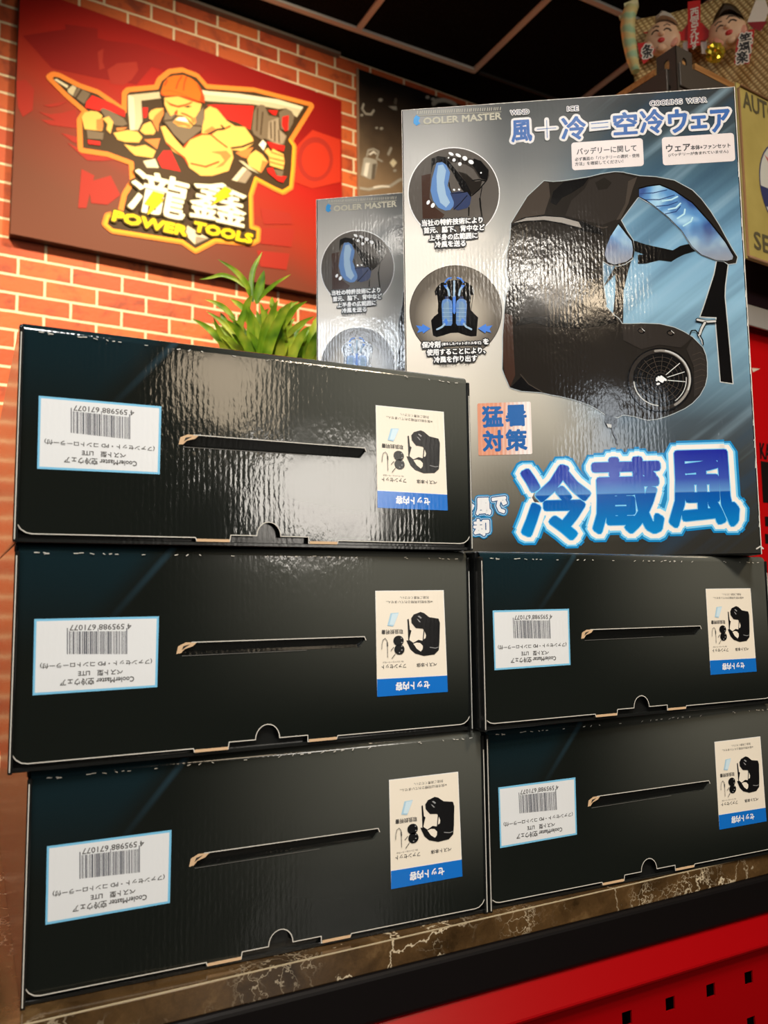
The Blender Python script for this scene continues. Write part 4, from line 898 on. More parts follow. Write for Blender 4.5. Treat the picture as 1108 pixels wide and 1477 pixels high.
# ================================================================== BLACK POSTER ON THE WALL
PF = Face(tuple(WALL.pt(0, 0, -0.010)), TW)
po = thing('poster', 'black poster with glass jar and water drops on the wall behind the silver cartons', 'poster', tuple(PF.o), TW)
mt, nt, b = nodes_of('poster_print'); vec, x, y, z = obj_xyz(nt)
nt.links.new(ramp(nt, mth(nt, 'ADD', mth(nt, 'MULTIPLY', mth(nt, 'SUBTRACT', 2.69, z), 1.0), mth(nt, 'MULTIPLY', noise(nt, vec, 5, 3), 0.25)), [(0.15, srgb(20, 17, 15)), (0.38, srgb(72, 60, 50)), (0.66, srgb(146, 124, 98)), (0.95, srgb(110, 92, 72))]), b.inputs['Base Color'])
b.inputs['Roughness'].default_value = 0.3
pz0, pz1, pu0, pu1 = 1.95, 2.686, PF.uv(517, 100)[0], PF.uv(700, 160)[0]
sheet_ = mesh_obj('poster_sheet', box_bm(pu0, pu1, 0, 0.008, pz0, pz1), [mt], po)
mesh_obj('edge_strip', box_bm(pu0 - 0.008, pu0, -0.002, 0.009, pz0, pz1), [plain('poster_edge', srgb(150, 120, 96), 0.5)], po)
a = Art(PF, -0.0006); G_ = zoom(440, 60, 5.036)
D1, D2, D3 = plain('poster_grey', srgb(172, 168, 156), 0.3), plain('poster_light', srgb(236, 232, 220), 0.3), plain('poster_dim', srgb(104, 96, 84), 0.3)
a.poly(G_([(425, 850), (440, 838), (520, 860), (525, 890), (505, 1000), (470, 1000), (405, 970)]), D1); a.poly(G_([(440, 880), (470, 880), (450, 985), (425, 970)]), D2); a.poly(G_([(490, 890), (520, 885), (505, 1000), (480, 1000)]), D3)
a.stroke(G_([(450, 830), (460, 790), (500, 780), (535, 800), (520, 850), (560, 870)]), 0.004, D1); a.stroke(G_([(470, 820), (500, 800), (515, 815)]), 0.004, D2)
a.poly(G_([(615, 880), (640, 850), (668, 880), (640, 916)]), plain('poster_cream', srgb(232, 222, 190), 0.3)); a.stroke(G_([(605, 820), (625, 775)]), 0.006, D1)
a.stroke(G_([(425, 455), (415, 490), (440, 525), (480, 530), (500, 500)]), 0.005, D1); a.poly(G_([(605, 470), (665, 470), (668, 500), (640, 495)]), D1); a.stroke(G_([(660, 420), (655, 450)]), 0.007, D3)
for c_, r_ in (((548, 425), 3.2), ((555, 632), 2.6), ((520, 628), 2.0), ((652, 938), 2.4), ((412, 535), 2.2), ((890, 405), 3.0), ((930, 420), 3.0)): a.ellipse(G_([c_])[0], r_, r_ * 0.8, D1, n=14)
a.stroke(G_([(400, 1065), (460, 1075), (530, 1060), (620, 1050), (680, 1010), (700, 1000)]), 0.006, D1); a.stroke(G_([(500, 1060), (560, 1050), (610, 1055)]), 0.004, D2)
a.stroke(G_([(930, 455), (960, 430), (1010, 425), (1060, 440), (1090, 455)]), 0.010, D1)
melt(a.build('poster_picture', po), sheet_)

# ================================================================== POTTED PLANT behind the stacks
d_ = ray(385, 500); d_ = d_ / math.hypot(d_.x, d_.y); PB = CAM + d_ * 1.60; PB.z = CT
pl = thing('potted_plant', 'green bamboo-like potted plant with long pointed leaves behind the left stack', 'plant', tuple(PB))
PFc = Face(tuple(PB), -math.atan2(d_.x, d_.y))
bm = bmesh.new()
prof = [(0.045, 0.0), (0.055, 0.004), (0.068, 0.14), (0.074, 0.145), (0.074, 0.160), (0.066, 0.160), (0.062, 0.135), (0.0, 0.135)]
rings = [[bm.verts.new((r_ * math.cos(k * math.pi / 14), r_ * math.sin(k * math.pi / 14), z_)) for k in range(28)] if r_ > 0 else [bm.verts.new((0, 0, z_))] for r_, z_ in prof]
for A_, B_ in zip(rings, rings[1:]):
    for k in range(28):
        if len(B_) == 1: bm.faces.new((A_[k], A_[(k + 1) % 28], B_[0]))
        else: bm.faces.new((A_[k], A_[(k + 1) % 28], B_[(k + 1) % 28], B_[k]))
bm.faces.new(list(reversed(rings[0])))
mesh_obj('pot', bm, plain('pot_glaze', srgb(70, 60, 54), 0.35), pl, True)
mt, nt, b = nodes_of('leaf_green'); vec, x, y, z = obj_xyz(nt)
gi = N(nt, 'ShaderNodeNewGeometry')
nt.links.new(ramp(nt, noise(nt, vec, 22, 2), [(0.34, srgb(84, 134, 26)), (0.5, srgb(148, 190, 36)), (0.66, srgb(222, 230, 70))]), b.inputs['Base Color']); b.inputs['Roughness'].default_value = 0.35
b.inputs['Transmission Weight'].default_value = 0.0; b.inputs['Subsurface Weight'].default_value = 0.0; LEAF = mt
K_ = zoom(280, 360, 5.54); bm = bmesh.new(); rl = random.Random(21)
def leaf(pts, wpx, dep):
    """one pointed blade: image-plane midline lifted to its own depth, folded along the middle"""
    n_ = len(pts); sc = 1.0 / 5.54 * 1.6 / FPX
    mid = []
    for i, (px_, py_) in enumerate(pts):
        u_, v_ = PFc.uv(*K_([(px_, py_)])[0]); mid.append(Vector((u_, dep * (0.3 + 0.7 * i / (n_ - 1)) + dep * 0.0, v_)))
    # refine
    fine_ = []
    for i in range(len(mid) - 1):
        for k in range(4): fine_.append(mid[i].lerp(mid[i + 1], k / 4))
    fine_.append(mid[-1])
    for _ in range(2): fine_ = [fine_[0]] + [(fine_[i - 1] + fine_[i] * 2 + fine_[i + 1]) / 4 for i in range(1, len(fine_) - 1)] + [fine_[-1]]
    row = []
    for i, p in enumerate(fine_):
        t = i / (len(fine_) - 1); wd = wpx * sc * (math.sin(math.pi * min(1, t ** 0.75 * 0.94 + 0.06)) ** 0.8) * 0.5 + 0.0002
        tan = (fine_[min(i + 1, len(fine_) - 1)] - fine_[max(i - 1, 0)]); s_ = Vector((-tan.z, 0, tan.x)); s_ = s_.normalized() if s_.length > 1e-9 else Vector((1, 0, 0))
        dq = Vector((0, -wd * 0.5, 0))
        row.append([bm.verts.new(p + s_ * wd + dq), bm.verts.new(p), bm.verts.new(p - s_ * wd + dq)])
    for A_, B_ in zip(row, row[1:]):
        for k in (0, 1):
            f = bm.faces.new((A_[k], A_[k + 1], B_[k + 1], B_[k])); f.smooth = True
LV = [([(450, 400), (430, 320), (360, 240), (290, 195), (200, 150)], 46), ([(410, 300), (330, 230), (220, 190), (130, 215), (40, 225)], 36), ([(470, 420), (455, 260), (470, 160), (510, 80), (545, 15)], 44),
      ([(500, 440), (520, 340), (540, 260), (560, 185)], 74), ([(520, 420), (580, 360), (660, 310), (770, 258)], 34), ([(620, 560), (640, 470), (620, 400), (625, 350)], 50), ([(640, 600), (680, 500), (760, 430), (840, 385)], 52),
      ([(420, 520), (380, 460), (330, 430), (290, 405)], 44), ([(330, 560), (250, 480), (180, 440), (90, 410)], 46), ([(440, 620), (410, 520), (440, 450), (470, 420)], 60), ([(680, 700), (740, 600), (800, 530), (890, 500)], 56), ([(700, 640), (760, 520), (820, 490), (850, 475)], 44),
      ([(330, 830), (290, 720), (230, 650), (140, 580)], 50), ([(300, 840), (250, 760), (200, 690), (170, 620)], 44), ([(420, 820), (350, 700), (330, 600), (310, 540)], 56), ([(470, 850), (480, 740), (460, 660), (470, 580)], 62),
      ([(560, 860), (600, 700), (570, 600), (530, 480)], 76), ([(640, 870), (690, 740), (670, 640), (690, 540)], 62), ([(740, 880), (760, 740), (740, 640), (770, 560)], 58), ([(770, 860), (840, 720), (900, 640), (960, 600)], 58),
      ([(800, 880), (860, 800), (930, 740), (985, 700)], 50), ([(820, 890), (890, 840), (950, 800), (990, 770)], 48), ([(690, 760), (790, 680), (860, 640), (950, 610)], 46), ([(400, 760), (360, 640), (400, 540), (420, 470)], 60),
      ([(520, 820), (540, 680), (520, 580), (500, 500)], 60), ([(600, 780), (640, 660), (700, 580), (740, 500)], 58), ([(450, 700), (500, 560), (560, 470), (600, 420)], 46), ([(700, 720), (690, 600), (640, 520), (600, 480)], 50)]
for i, (p, wd) in enumerate(LV): leaf(p, wd, (rl.random() - 0.6) * 0.10)
for i in range(60):
    x0 = 300 + rl.random() * 640; y0 = 1000 + rl.random() * 60; ln = 230 + rl.random() * 340; an = (x0 - 600) / 600 + rl.uniform(-.5, .5)
    leaf([(x0, y0), (x0 + an * ln * .3, y0 - ln * .5), (x0 + an * ln * .8, y0 - ln * .85), (x0 + an * ln * 1.2, y0 - ln)], rl.uniform(48, 84), rl.uniform(-0.08, 0.06))
fo = mesh_obj('foliage', bm, LEAF, pl); fo.rotation_euler = (0, 0, PFc.r)
for ux in (0.0, -0.022, 0.026):
    bm = bmesh.new(); add_tube(bm, [(ux * 0.6, 0.01, 0.13), (ux, 0.012, 0.45), (ux * 1.6, 0.012, 0.66)], [0.007, 0.006, 0.004]); st = mesh_obj('stem', bm, plain('cane', srgb(120, 140, 50), 0.4), pl); st.rotation_euler = (0, 0, PFc.r)

# ================================================================== SLOTTED-ANGLE SHELF at the right
d_ = ray(975, 65); d_ = d_ / math.hypot(d_.x, d_.y); SC0 = CAM + d_ * 1.60
SR = math.radians(6.5); SZT = SC0.z
shf = thing('metal_shelf', 'dark slotted-angle metal shelf with wooden boards at the right behind the silver carton', 'shelf', (SC0.x, SC0.y, FLOOR), SR)
HT = SZT - FLOOR; SWD, SDP = 0.90, 0.50
STEEL = plain('dark_steel', srgb(84, 76, 68), 0.42, 0.2); WOOD_ = None
mt, nt, b = nodes_of('board_wood'); vec, x, y, z = obj_xyz(nt)
mp = N(nt, 'ShaderNodeMapping'); mp.inputs['Scale'].default_value = (2, 30, 30); nt.links.new(vec, mp.inputs[0])
nt.links.new(ramp(nt, noise(nt, mp.outputs[0], 4, 3), [(0.3, srgb(150, 100, 52)), (0.7, srgb(196, 146, 88))]), b.inputs['Base Color']); b.inputs['Roughness'].default_value = 0.5; WOOD_ = mt
def slotted(bm, along, o_, hgt):
    """one leg plate of an angle post with round-ended slots punched through, as a strip of quads"""
    W_, pit, sw, sh = 0.046, 0.050, 0.013, 0.024
    cuts = [0.0]; k = hgt - 0.030
    holes = []
    while k > 0.05 and len(holes) < 14: holes.append(k); k -= pit
    P_ = lambda u_, z_, dth: (o_[0] + u_, o_[1] + dth, z_) if along == 'x' else (o_[0] + dth, o_[1] + u_, z_)
    def sheet(dth):
        top = hgt
        for h_ in holes:
            oct_ = [(W_ / 2 + sw / 2 * math.cos(math.radians(q_)), h_ + (sh / 2 - sw / 2) * (1 if 0 <= q_ <= 180 else -1) + sw / 2 * math.sin(math.radians(q_))) for q_ in range(0, 360, 20)]
            lo_ = h_ - pit / 2; hi_ = top
            tri = tessellate_polygon([[Vector((0, lo_, 0)), Vector((W_, lo_, 0)), Vector((W_, hi_, 0)), Vector((0, hi_, 0))], [Vector((p[0], p[1], 0)) for p in oct_]])
            fl_ = [(0, lo_), (W_, lo_), (W_, hi_), (0, hi_)] + oct_
            vs_ = [bm.verts.new(P_(p[0], p[1], dth)) for p in fl_]
            for t3 in tri: bm.faces.new([vs_[q_] for q_ in t3])
            top = lo_
        vs_ = [bm.verts.new(P_(p[0], p[1], dth)) for p in ((0, 0), (W_, 0), (W_, top), (0, top))]; bm.faces.new(vs_)
    sheet(0.0); sheet(0.0025)
    for (ua, za, ub, zb) in ((0, 0, 0, hgt), (W_, 0, W_, hgt), (0, hgt, W_, hgt)):
        bm.faces.new([bm.verts.new(P_(*q_)) for q_ in ((ua, za, 0), (ub, zb, 0), (ub, zb, 0.0025), (ua, za, 0.0025))])
for cx, cy, sx, sy in ((0, 0, 1, 1), (SWD, 0, -1, 1), (0, SDP, 1, -1), (SWD, SDP, -1, -1)):
    bm = bmesh.new(); slotted(bm, 'x', (0, 0), HT); slotted(bm, 'y', (0, 0), HT)
    bmesh.ops.scale(bm, vec=(sx, sy, 1), verts=bm.verts); bmesh.ops.translate(bm, vec=(cx, cy, 0), verts=bm.verts)
    mesh_obj('post', bm, STEEL, shf)
LEVELS = [HT - 0.022, 1.765, 1.13, 0.25]
for i, lz in enumerate(LEVELS):
    bm = box_bm(0.0032, SWD - .0032, 0.0032, SDP - .0032, lz - 0.013, lz); add_box(bm, 0.048, SWD - .048, -0.0045 if i != 1 else 0.001, 0.0031, lz - 0.013, lz); add_box(bm, -0.0035, 0.0031, 0.048, SDP - .048, lz - 0.013, lz); mesh_obj('shelf_board', bm, WOOD_, shf)
    bmat = STEEL if i != 1 else plain('grey_rail', srgb(176, 172, 168), 0.4, 0.2)
    for nm, bb in (('beam', (0.003, SWD - .003, -0.0045, 0.020, lz - (0.060 if i != 1 else 0.042), lz - (0.0135 if i != 1 else 0.0)) if i != 1 else (0.048, SWD - .048, -0.0045, 0.0008, lz - 0.042, lz)), ('beam', (0.003, SWD - .003, SDP - 0.02, SDP + 0.0045, lz - 0.060, lz - 0.0135)), ('beam', (-0.0035, 0.020, 0.021, SDP - .021, lz - 0.060, lz - 0.0135)), ('beam', (SWD - 0.02, SWD + .0035, 0.021, SDP - .021, lz - 0.060, lz - 0.0135))):
        mesh_obj(nm, box_bm(*bb, bev=0.001, seg=1), bmat, shf)

# tin sign hung on the shelf front
d_ = ray(1062, 118); d_ = d_ / math.hypot(d_.x, d_.y); TS = CAM + d_ * 1.625
TR_ = SR
TSF = Face(tuple(TS), TR_)
ts = thing('tin_sign', 'yellow tin sign with rusty edge and a round white badge hanging on the shelf', 'sign', tuple(TS), TR_)
p0, p1 = TSF.uv(1061.5, 118), TSF.uv(1078, 373)
TH = abs(p0[1] - p1[1]); TWd = 0.36
mt, nt, b = nodes_of('yellow_tin'); vec, x, y, z = obj_xyz(nt)
nt.links.new(ramp(nt, noise(nt, vec, 9, 4), [(0.3, srgb(170, 152, 82)), (0.7, srgb(200, 182, 106))]), b.inputs['Base Color']); b.inputs['Roughness'].default_value = 0.42
mesh_obj('sign_plate', box_bm(0, TWd, 0, 0.004, -TH, 0, bev=0.001), mt, ts)
RUST = plain('rust_rim', srgb(150, 110, 74), 0.6); bm = bmesh.new()
pt_ = [(0.004, 0, -TH + .004), (0.004, 0, -0.012), (0.012, 0, -0.004), (TWd - .004, 0, -.004), (TWd - .004, 0, -TH + .004), (0.004, 0, -TH + .004)]
add_tube(bm, pt_, 0.0035, 6); mesh_obj('rolled_rim', bm, RUST, ts)
a = Art(TSF, -0.0006); TT = plain('tin_text', srgb(92, 84, 60), 0.5); NV = plain('tin_navy', srgb(52, 58, 104), 0.5)
cc = TSF.uv(1095, 258); RB = 0.098; cx_ = cc[0] + RB
a.ellipse((cx_, cc[1]), RB, RB, NV, px=False); a.ellipse((cx_, cc[1]), RB - .003, RB - .003, plain('badge_white', srgb(214, 214, 206), 0.45), px=False)
a.poly([(cx_ - RB * .98, cc[1] - .012), (cx_ - RB * .5, cc[1] - .012), (cx_ - RB * .5, cc[1] - .05), (cx_ - RB * .86, cc[1] - .05)], NV, px=False)
a.poly([(cx_ - RB * .80, cc[1] + .055), (cx_ - RB * .55, cc[1] + .030), (cx_ - RB * .50, cc[1] + .040)], plain('badge_red', srgb(196, 50, 50), 0.45), px=False)
b0, b1 = TSF.uv(1071, 134), TSF.uv(1089, 157); a.text('AUTO', (b0[0], TSF.uv(1078, 158)[1], b0[0] + 0.105, TSF.uv(1078, 134)[1]), TT, bold=0.0008)
b0 = TSF.uv(1087, 336); a.text('SE', (b0[0], TSF.uv(1092, 360)[1], b0[0] + 0.048, TSF.uv(1092, 335)[1]), TT, bold=0.0008)
a.build('sign_print', ts)

# red package standing on the lower shelf board
d_ = ray(1085, 600); dh = d_ / math.hypot(d_.x, d_.y)
inv = Matrix.Rotation(-SR, 3, 'Z')
RB_ = Vector((0.030, 0.022, LEVELS[2])); RO = Vector((SC0.x, SC0.y, FLOOR)) + Matrix.Rotation(SR, 3, 'Z') @ RB_
RH = LEVELS[1] - 0.030 - LEVELS[2]
rp = thing('tool_package', 'glossy red tool package with black printing on the shelf at the right edge', 'package', tuple(RO), SR)
RPF = Face(tuple(RO), SR)
pkg_ = mesh_obj('package_body', box_bm(0, 0.46, 0, 0.30, 0, RH, bev=0.004), plain('package_red', srgb(206, 12, 16), 0.22), rp)
a = Art(RPF, -0.0006); KB = plain('package_black', srgb(22, 10, 10), 0.4)
p_ = RPF.uv(1097, 660); a.text('KA', (p_[0], RPF.uv(1103, 662)[1], p_[0] + 0.034, RPF.uv(1103, 640)[1]), KB, bold=.001)
q0, q1 = RPF.uv(1097, 665), RPF.uv(1103, 725); a.poly([(q0[0], q1[1]), (q0[0] + .12, q1[1]), (q0[0] + .12, q0[1]), (q0[0], q0[1])], KB, px=False)
for y_ in (745, 770): 
    q0, q1 = RPF.uv(1103, y_), RPF.uv(1103, y_ + 14); a.poly([(q0[0], q1[1]), (q0[0] + .05, q1[1]), (q0[0] + .05, q0[1]), (q0[0], q0[1])], KB, px=False)
a.poly([(1084, 531), (1096, 532), (1086, 537)], plain('package_white', srgb(236, 220, 200), 0.4))
melt(a.build('package_print', rp), pkg_)
dk = thing('dark_case', 'dark plum case on the shelf just below the yellow tin sign', 'case', tuple(Vector((SC0.x, SC0.y, FLOOR)) + Matrix.Rotation(SR, 3, 'Z') @ Vector((0.05, 0.03, LEVELS[1]))), SR)
mesh_obj('case_body', box_bm(0, 0.40, 0, 0.28, 0, 0.20, bev=0.006), plain('plum_plastic', srgb(58, 36, 44), 0.4), dk)
mesh_obj('case_lid', box_bm(-0.004, 0.404, -0.004, 0.284, 0.201, 0.225, bev=0.005), plain('plum_lid', srgb(44, 30, 36), 0.4), dk)

# ================================================================== WOVEN LUCKY BASKET on top of the shelf
d_ = ray(1012, 60); d_ = d_ / math.hypot(d_.x, d_.y); KO = CAM + d_ * 1.98
BZ = SZT - 0.022
KF = Face((KO.x, KO.y, BZ), -math.atan2(d_.x, d_.y))
kb = thing('lucky_basket', 'woven straw lucky basket with two laughing masks and red paper banner, on the shelf top', 'basket', tuple(KF.o), KF.r)
KA_, KB_ = zoom(890, 0, 10.07), zoom(1000, 0, 10.26)
ku = lambda P, pts: [KF.uv(*q_) for q_ in P(pts)]
mt, nt, b = nodes_of('woven_straw'); vec, x, y, z = obj_xyz(nt)
mp = N(nt, 'ShaderNodeMapping'); mp.inputs['Rotation'].default_value = (0, math.radians(28), 0); nt.links.new(vec, mp.inputs[0])
br = N(nt, 'ShaderNodeTexWave'); br.bands_direction = 'X'; br.inputs['Scale'].default_value = 26; nt.links.new(mp.outputs[0], br.inputs[0])
br2 = N(nt, 'ShaderNodeTexWave'); br2.bands_direction = 'Z'; br2.inputs['Scale'].default_value = 38; nt.links.new(mp.outputs[0], br2.inputs[0])
wv_ = mth(nt, 'MULTIPLY', br.outputs['Fac'], br2.outputs['Fac'])
nt.links.new(ramp(nt, wv_, [(0.0, srgb(150, 118, 70)), (0.25, srgb(212, 184, 126)), (1.0, srgb(232, 210, 156))]), b.inputs['Base Color']); b.inputs['Roughness'].default_value = 0.55
bp = N(nt, 'ShaderNodeBump'); bp.inputs['Distance'].default_value = 0.002; bp.inputs['Strength'].default_value = 0.6; nt.links.new(wv_, bp.inputs['Height']); nt.links.new(bp.outputs[0], b.inputs['Normal']); STRAW = mt
# the scoop: a curved sheet, thick, leaning back a little
uL, uR = ku(KA_, [(130, 500)])[0][0], ku(KA_, [(130, 500)])[0][0] + 0.385
vT = ku(KA_, [(300, 150)])[0][1]
bm = bmesh.new(); NX, NZ = 24, 12; grid = [[None] * (NZ + 1) for _ in range(NX + 1)]
for lay in (0, 1):
    for i in range(NX + 1):
        for j in range(NZ + 1):
            s_, t2 = i / NX, j / NZ
            uL_ = uL + 0.030 * (1 - t2); u_ = uL_ + (uR - uL_) * s_
            top_ = vT + 0.050 * s_
            v_ = 0.002 + (top_ - 0.002) * t2 ; dep = 0.050 - 0.050 * (2 * s_ - 1) ** 2 * 0.9 + 0.02 * t2 + lay * 0.006
            grid[i][j] = bm.verts.new((u_, dep, v_)) if lay == 0 else (grid[i][j], bm.verts.new((u_, dep, v_)))
for i in range(NX):
    for j in range(NZ):
        q = [grid[i][j], grid[i + 1][j], grid[i + 1][j + 1], grid[i][j + 1]]
        bm.faces.new([p[0] for p in q]).smooth = True; bm.faces.new([p[1] for p in reversed(q)]).smooth = True
for i in range(NX):
    for j in (0, NZ): bm.faces.new((grid[i][j][0], grid[i + 1][j][0], grid[i + 1][j][1], grid[i][j][1]))
for j in range(NZ):
    for i in (0, NX): bm.faces.new((grid[i][j][0], grid[i][j + 1][0], grid[i][j + 1][1], grid[i][j][1]))
bmesh.ops.recalc_face_normals(bm, faces=bm.faces)
mesh_obj('woven_scoop', bm, STRAW, kb)
mt, nt, b = nodes_of('green_wrap'); vec, x, y, z = obj_xyz(nt)
wv_ = N(nt, 'ShaderNodeTexWave'); wv_.bands_direction = 'Z'; wv_.inputs['Scale'].default_value = 9; wv_.inputs['Distortion'].default_value = 4; wv_.inputs['Detail Scale'].default_value = 3; nt.links.new(vec, wv_.inputs[0])
f_ = mth(nt, 'MULTIPLY', wv_.outputs['Fac'], smooth(nt, z, 0.02, 0.13))
nt.links.new(ramp(nt, f_, [(0.15, srgb(216, 198, 136)), (0.45, srgb(206, 204, 148)), (0.9, srgb(160, 196, 156))]), b.inputs['Base Color']); b.inputs['Roughness'].default_value = 0.4
bm = bmesh.new(); rim = ku(KA_, [(250, 1060), (205, 880), (160, 640), (135, 420), (150, 240), (190, 130)])
add_tube(bm, [(p[0] + 0.004, -0.004, max(p[1], 0.016)) for p in rim], [0.010, 0.014, 0.016, 0.017, 0.017, 0.016], 12)
mesh_obj('wrapped_rim', bm, mt, kb)
bm = bmesh.new(); add_tube(bm, [(rim[-1][0] - 0.012, -0.006, rim[-1][1] + .004), (rim[-1][0] + .02, -0.006, rim[-1][1] + 0.006)], [0.008, 0.011], 8); add_tube(bm, [(rim[-2][0] - .018, -.004, rim[-2][1] - .002), (rim[-2][0] + .004, -.004, rim[-2][1] + .002)], [0.006, 0.008], 8)
mesh_obj('binding_knot', bm, plain('binding', srgb(214, 206, 160), 0.6), kb)
# banner and side cards
RP_ = plain('banner_red', srgb(206, 24, 18), 0.5); WP_ = plain('banner_white', srgb(238, 228, 216), 0.5); INKB = plain('brush_ink', srgb(26, 20, 20), 0.5)
kd = lambda pts, dep: [(u_, dep, v_) for u_, v_ in pts]
def card(name, pts, mat, dep, th=0.0012):
    bm = bmesh.new(); A_ = [bm.verts.new((u_, dep, v_)) for u_, v_ in pts]; B_ = [bm.verts.new((u_, dep + th, v_)) for u_, v_ in pts]
    tri = tessellate_polygon([[Vector((u_, v_, 0)) for u_, v_ in pts]])
    for t3 in tri: bm.faces.new([A_[k] for k in t3]); bm.faces.new([B_[k] for k in reversed(t3)])
    for i in range(len(pts)): bm.faces.new((A_[i], A_[(i + 1) % len(pts)], B_[(i + 1) % len(pts)], B_[i]))
    bmesh.ops.recalc_face_normals(bm, faces=bm.faces); return mesh_obj(name, bm, mat, kb)
Q_ = zoom(860, 0, 4.468)
card('red_bow', ku(Q_, [(300, 190), (420, 165), (550, 185), (590, 130), (680, 125), (745, 195), (705, 240), (590, 240), (500, 240), (400, 210)]), RP_, 0.012)
ban = card('banner', ku(Q_, [(590, 0), (672, -12), (672, 280), (590, 302)]), RP_, 0.006)
a = Art(KF, 0.0052)
for ch, y0, y1 in (('西', 50, 98), ('宮', 108, 158), ('え', 168, 208), ('び', 218, 262), ('す', 266, 300)):
    p, q_ = KF.uv(*Q_([(606, y0)])[0]), KF.uv(*Q_([(662, y1)])[0]); a.text(ch, (p[0], q_[1], q_[0], p[1]), WP_, bold=0.0004)
a.build('banner_lettering', ban)
card('white_slip', ku(Q_, [(555, 250), (592, 235), (590, 310), (560, 300)]), WP_, 0.016); card('white_slip', ku(Q_, [(672, 240), (712, 232), (712, 320), (680, 320)]), WP_, 0.016)
for nm, pts, chs in (('brush_card', [(268, 298), (330, 292), (385, 340), (345, 400), (310, 432), (285, 380)], (('条', 300, 315, 368, 385),)),
                 ('brush_card', [(920, 238), (1022, 205), (1010, 300), (985, 430), (890, 430), (900, 330)], (('笑', 925, 245, 1000, 300), ('福', 918, 302, 990, 360), ('楽', 905, 362, 978, 418)))):
    c_ = card(nm, ku(Q_, pts), RP_, -0.012); a = Art(KF, -0.0130)
    for ch, x0, y0, x1, y1 in chs:
        p, q_ = KF.uv(*Q_([(x0, y0)])[0]), KF.uv(*Q_([(x1, y1)])[0]); a.text(ch, (p[0], q_[1], q_[0], p[1]), INKB, bold=0.0010, outlines=[(0.0028, WP_)])
    a.build('brush_lettering', c_)
# two moulded paper masks, laughing round faces
SKM = plain('mask_skin', srgb(232, 190, 156), 0.4); CHK = plain('mask_blush', srgb(222, 150, 126), 0.45); LIP = plain('mask_lip', srgb(196, 44, 40), 0.35); BRO = plain('mask_ink', srgb(70, 50, 40), 0.5)
def dome(name, c, rx, rz, ry, mat, parent, tilt=0.0, dep=0.0, shape=None, nu=28, nv=10):
    bm = bmesh.new(); ct, st_ = math.cos(tilt), math.sin(tilt); prev = None; cen = None
    for j in range(nv + 1):
        ph = math.pi / 2 * j / nv; ring = []
        for i in range(nu):
            th_ = 2 * math.pi * i / nu; k = shape(th_) if shape else 1.0
            x_, z_ = rx * k * math.cos(th_) * math.cos(ph), rz * k * math.sin(th_) * math.cos(ph)
            if j == nv: x_ = z_ = 0
            if j == nv:
                if not cen: cen = bm.verts.new((c[0], dep - ry, c[1]))
                ring.append(cen)
            else: ring.append(bm.verts.new((c[0] + x_ * ct - z_ * st_, dep - ry * math.sin(ph), c[1] + x_ * st_ + z_ * ct)))
        if prev:
            for i in range(nu):
                k4 = [prev[i], prev[(i + 1) % nu]] + ([cen] if j == nv else [ring[(i + 1) % nu], ring[i]])
                bm.faces.new(k4).smooth = True
        else: bm.faces.new(list(reversed(ring)))
        prev = ring
    bmesh.ops.recalc_face_normals(bm, faces=bm.faces); return mesh_obj(name, bm, mat, parent)
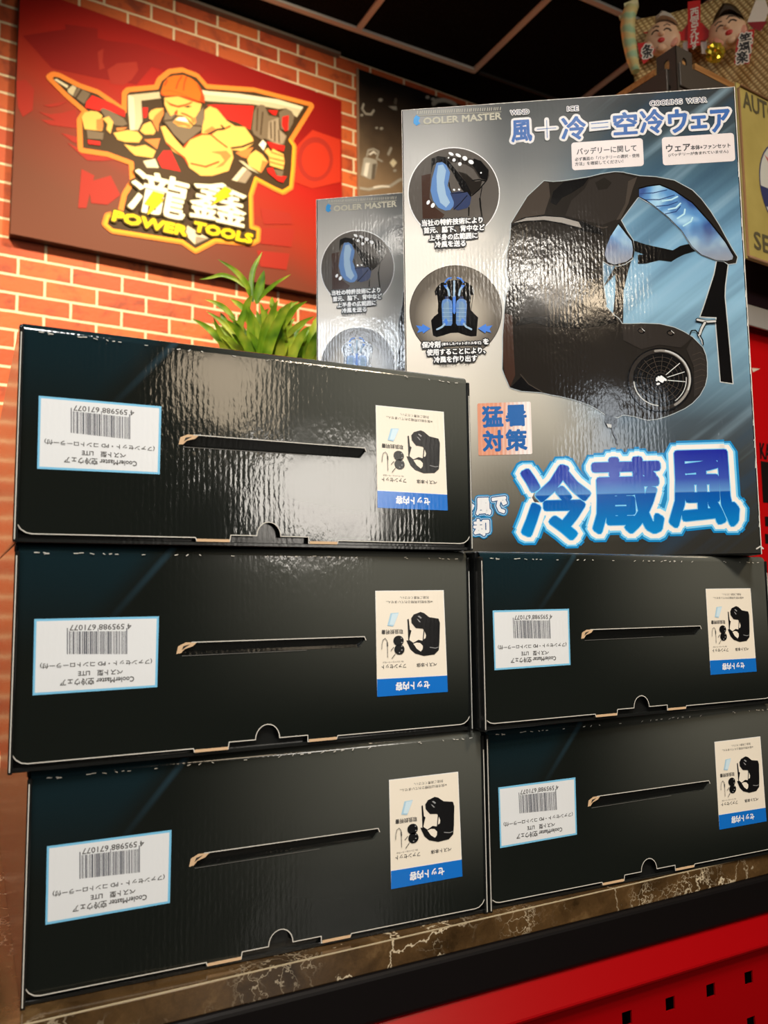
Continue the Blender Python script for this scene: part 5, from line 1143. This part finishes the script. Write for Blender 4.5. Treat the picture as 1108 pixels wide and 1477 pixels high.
def mask(cpx, wpx, hpx, tilt, hat_pts, hat_mat, P_):
    c = KF.uv(*P_([cpx])[0]); s1 = KF.uv(*P_([(cpx[0] + wpx / 2, cpx[1])])[0]); rx = abs(s1[0] - c[0]); rz = abs(KF.uv(*P_([(cpx[0], cpx[1] + hpx / 2)])[0])[1] - c[1])
    mk = dome('mask_face', c, rx, rz, 0.022, SKM, kb, tilt, 0.010, lambda t: 1.0 + 0.16 * max(0, math.cos(2 * (t + 0.5))) * (1 if math.sin(t) < 0.2 else 0.0))
    R_ = lambda u_, v_: (c[0] + (u_ * math.cos(tilt) - v_ * math.sin(tilt)) * rx, c[1] + (u_ * math.sin(tilt) + v_ * math.cos(tilt)) * rz)
    dz = lambda u_, v_: 0.010 - 0.022 * math.sqrt(max(0.02, 1 - u_ * u_ - v_ * v_)) + 0.0005
    for sg_ in (-1, 1):
        dome('cheek', R_(0.62 * sg_, -0.42), rx * 0.36, rz * 0.32, 0.005, CHK if sg_ > 0 or P_ is KB_ else SKM, mk, tilt, dz(0.62, 0.42) + 0.003)
        bm = bmesh.new(); add_tube(bm, [(*[R_(sg_ * u_, v_)[0]], dz(u_, v_) - 0.0012, R_(sg_ * u_, v_)[1]) for u_, v_ in ((0.16, 0.16), (0.30, 0.26), (0.46, 0.22), (0.58, 0.08))], 0.0016, 6); mesh_obj('eye_crease', bm, BRO, mk)
        bm = bmesh.new(); add_tube(bm, [(*[R_(sg_ * u_, v_)[0]], dz(u_, v_) - 0.001, R_(sg_ * u_, v_)[1]) for u_, v_ in ((0.14, 0.44), (0.32, 0.56), (0.52, 0.46))], 0.0013, 6); mesh_obj('eyebrow', bm, BRO, mk)
    dome('nose', R_(0, -0.02), rx * 0.20, rz * 0.17, 0.010, SKM, mk, tilt, dz(0, 0) + 0.002)
    dome('mouth', R_(0.0, -0.34), rx * 0.22, rz * 0.15, 0.004, LIP, mk, tilt, dz(0, 0.34) + 0.0008)
    dome('chin', R_(0.0, -0.72), rx * 0.30, rz * 0.22, 0.008, SKM, mk, tilt, dz(0, 0.72) + 0.002)
    h_ = [KF.uv(*q_) for q_ in P_(hat_pts)]; hu = sum(p[0] for p in h_) / len(h_); hv_ = sum(p[1] for p in h_) / len(h_)
    bm = bmesh.new(); lo_ = [bm.verts.new((p[0], 0.008, p[1])) for p in h_]; mi_ = [bm.verts.new((hu + (p[0] - hu) * .86, -0.008, hv_ + (p[1] - hv_) * .86)) for p in h_]; hi_ = [bm.verts.new((hu + (p[0] - hu) * .5, -0.014, hv_ + (p[1] - hv_) * .5)) for p in h_]
    for A_, B_ in ((lo_, mi_), (mi_, hi_)):
        for i in range(len(h_)): bm.faces.new((A_[i], A_[(i + 1) % len(h_)], B_[(i + 1) % len(h_)], B_[i]))
    bm.faces.new(hi_); bm.faces.new(list(reversed(lo_))); bmesh.ops.recalc_face_normals(bm, faces=bm.faces); mesh_obj('hat', bm, hat_mat, mk)
mask((650, 530), 500, 500, -0.06, [(540, 270), (600, 225), (640, 175), (700, 180), (790, 220), (860, 290), (900, 350), (840, 330), (740, 290), (620, 285), (560, 310)], plain('mask_cap', srgb(196, 190, 176), 0.5), KA_)
mask((500, 440), 560, 520, 0.28, [(265, 380), (300, 260), (370, 150), (430, 60), (540, 60), (650, 110), (740, 220), (770, 280), (680, 210), (560, 180), (430, 210), (330, 290)], plain('mask_black_hat', srgb(62, 48, 28), 0.4), KB_)
bm = bmesh.new(); rg = random.Random(4); gc = KF.uv(*KB_([(330, 830)])[0])
bmesh.ops.create_icosphere(bm, subdivisions=3, radius=0.020)
for v_ in bm.verts: v_.co *= 1 + rg.uniform(-.2, .2)
bmesh.ops.translate(bm, vec=(gc[0], -0.014, gc[1]), verts=bm.verts); mesh_obj('gold_foil_ball', bm, plain('gold_foil', srgb(214, 196, 60), 0.25, 0.7), kb)
card('label_slip', ku(KB_, [(800, 340), (930, 0), (1050, -60), (1120, 160), (1010, 470), (880, 430)]), WP_, -0.002); card('red_slip', ku(KB_, [(800, 345), (1095, 330), (1000, 475), (900, 440)]), plain('slip_red', srgb(150, 16, 24), 0.5), -0.004)

# round white globe lamp far behind, its top just over the silver carton
p_ = on_plane(828, 150, WALL.pt(0, 0, -0.11), WALL.n)
gl = thing('globe_lamp', 'small round cream globe lamp on the far wall, peeking over the silver carton', 'lamp', tuple(p_), TW)
bm = bmesh.new(); bmesh.ops.create_uvsphere(bm, u_segments=24, v_segments=16, radius=0.035); mesh_obj('globe', bm, plain('globe_glass', srgb(240, 226, 190), 0.35), gl, True)
bm = bmesh.new(); add_tube(bm, [(0, 0.030, -0.010), (0, 0.075, -0.030), (0, 0.108, -0.030)], 0.006); mesh_obj('bracket', bm, BLACK_PAINT, gl)
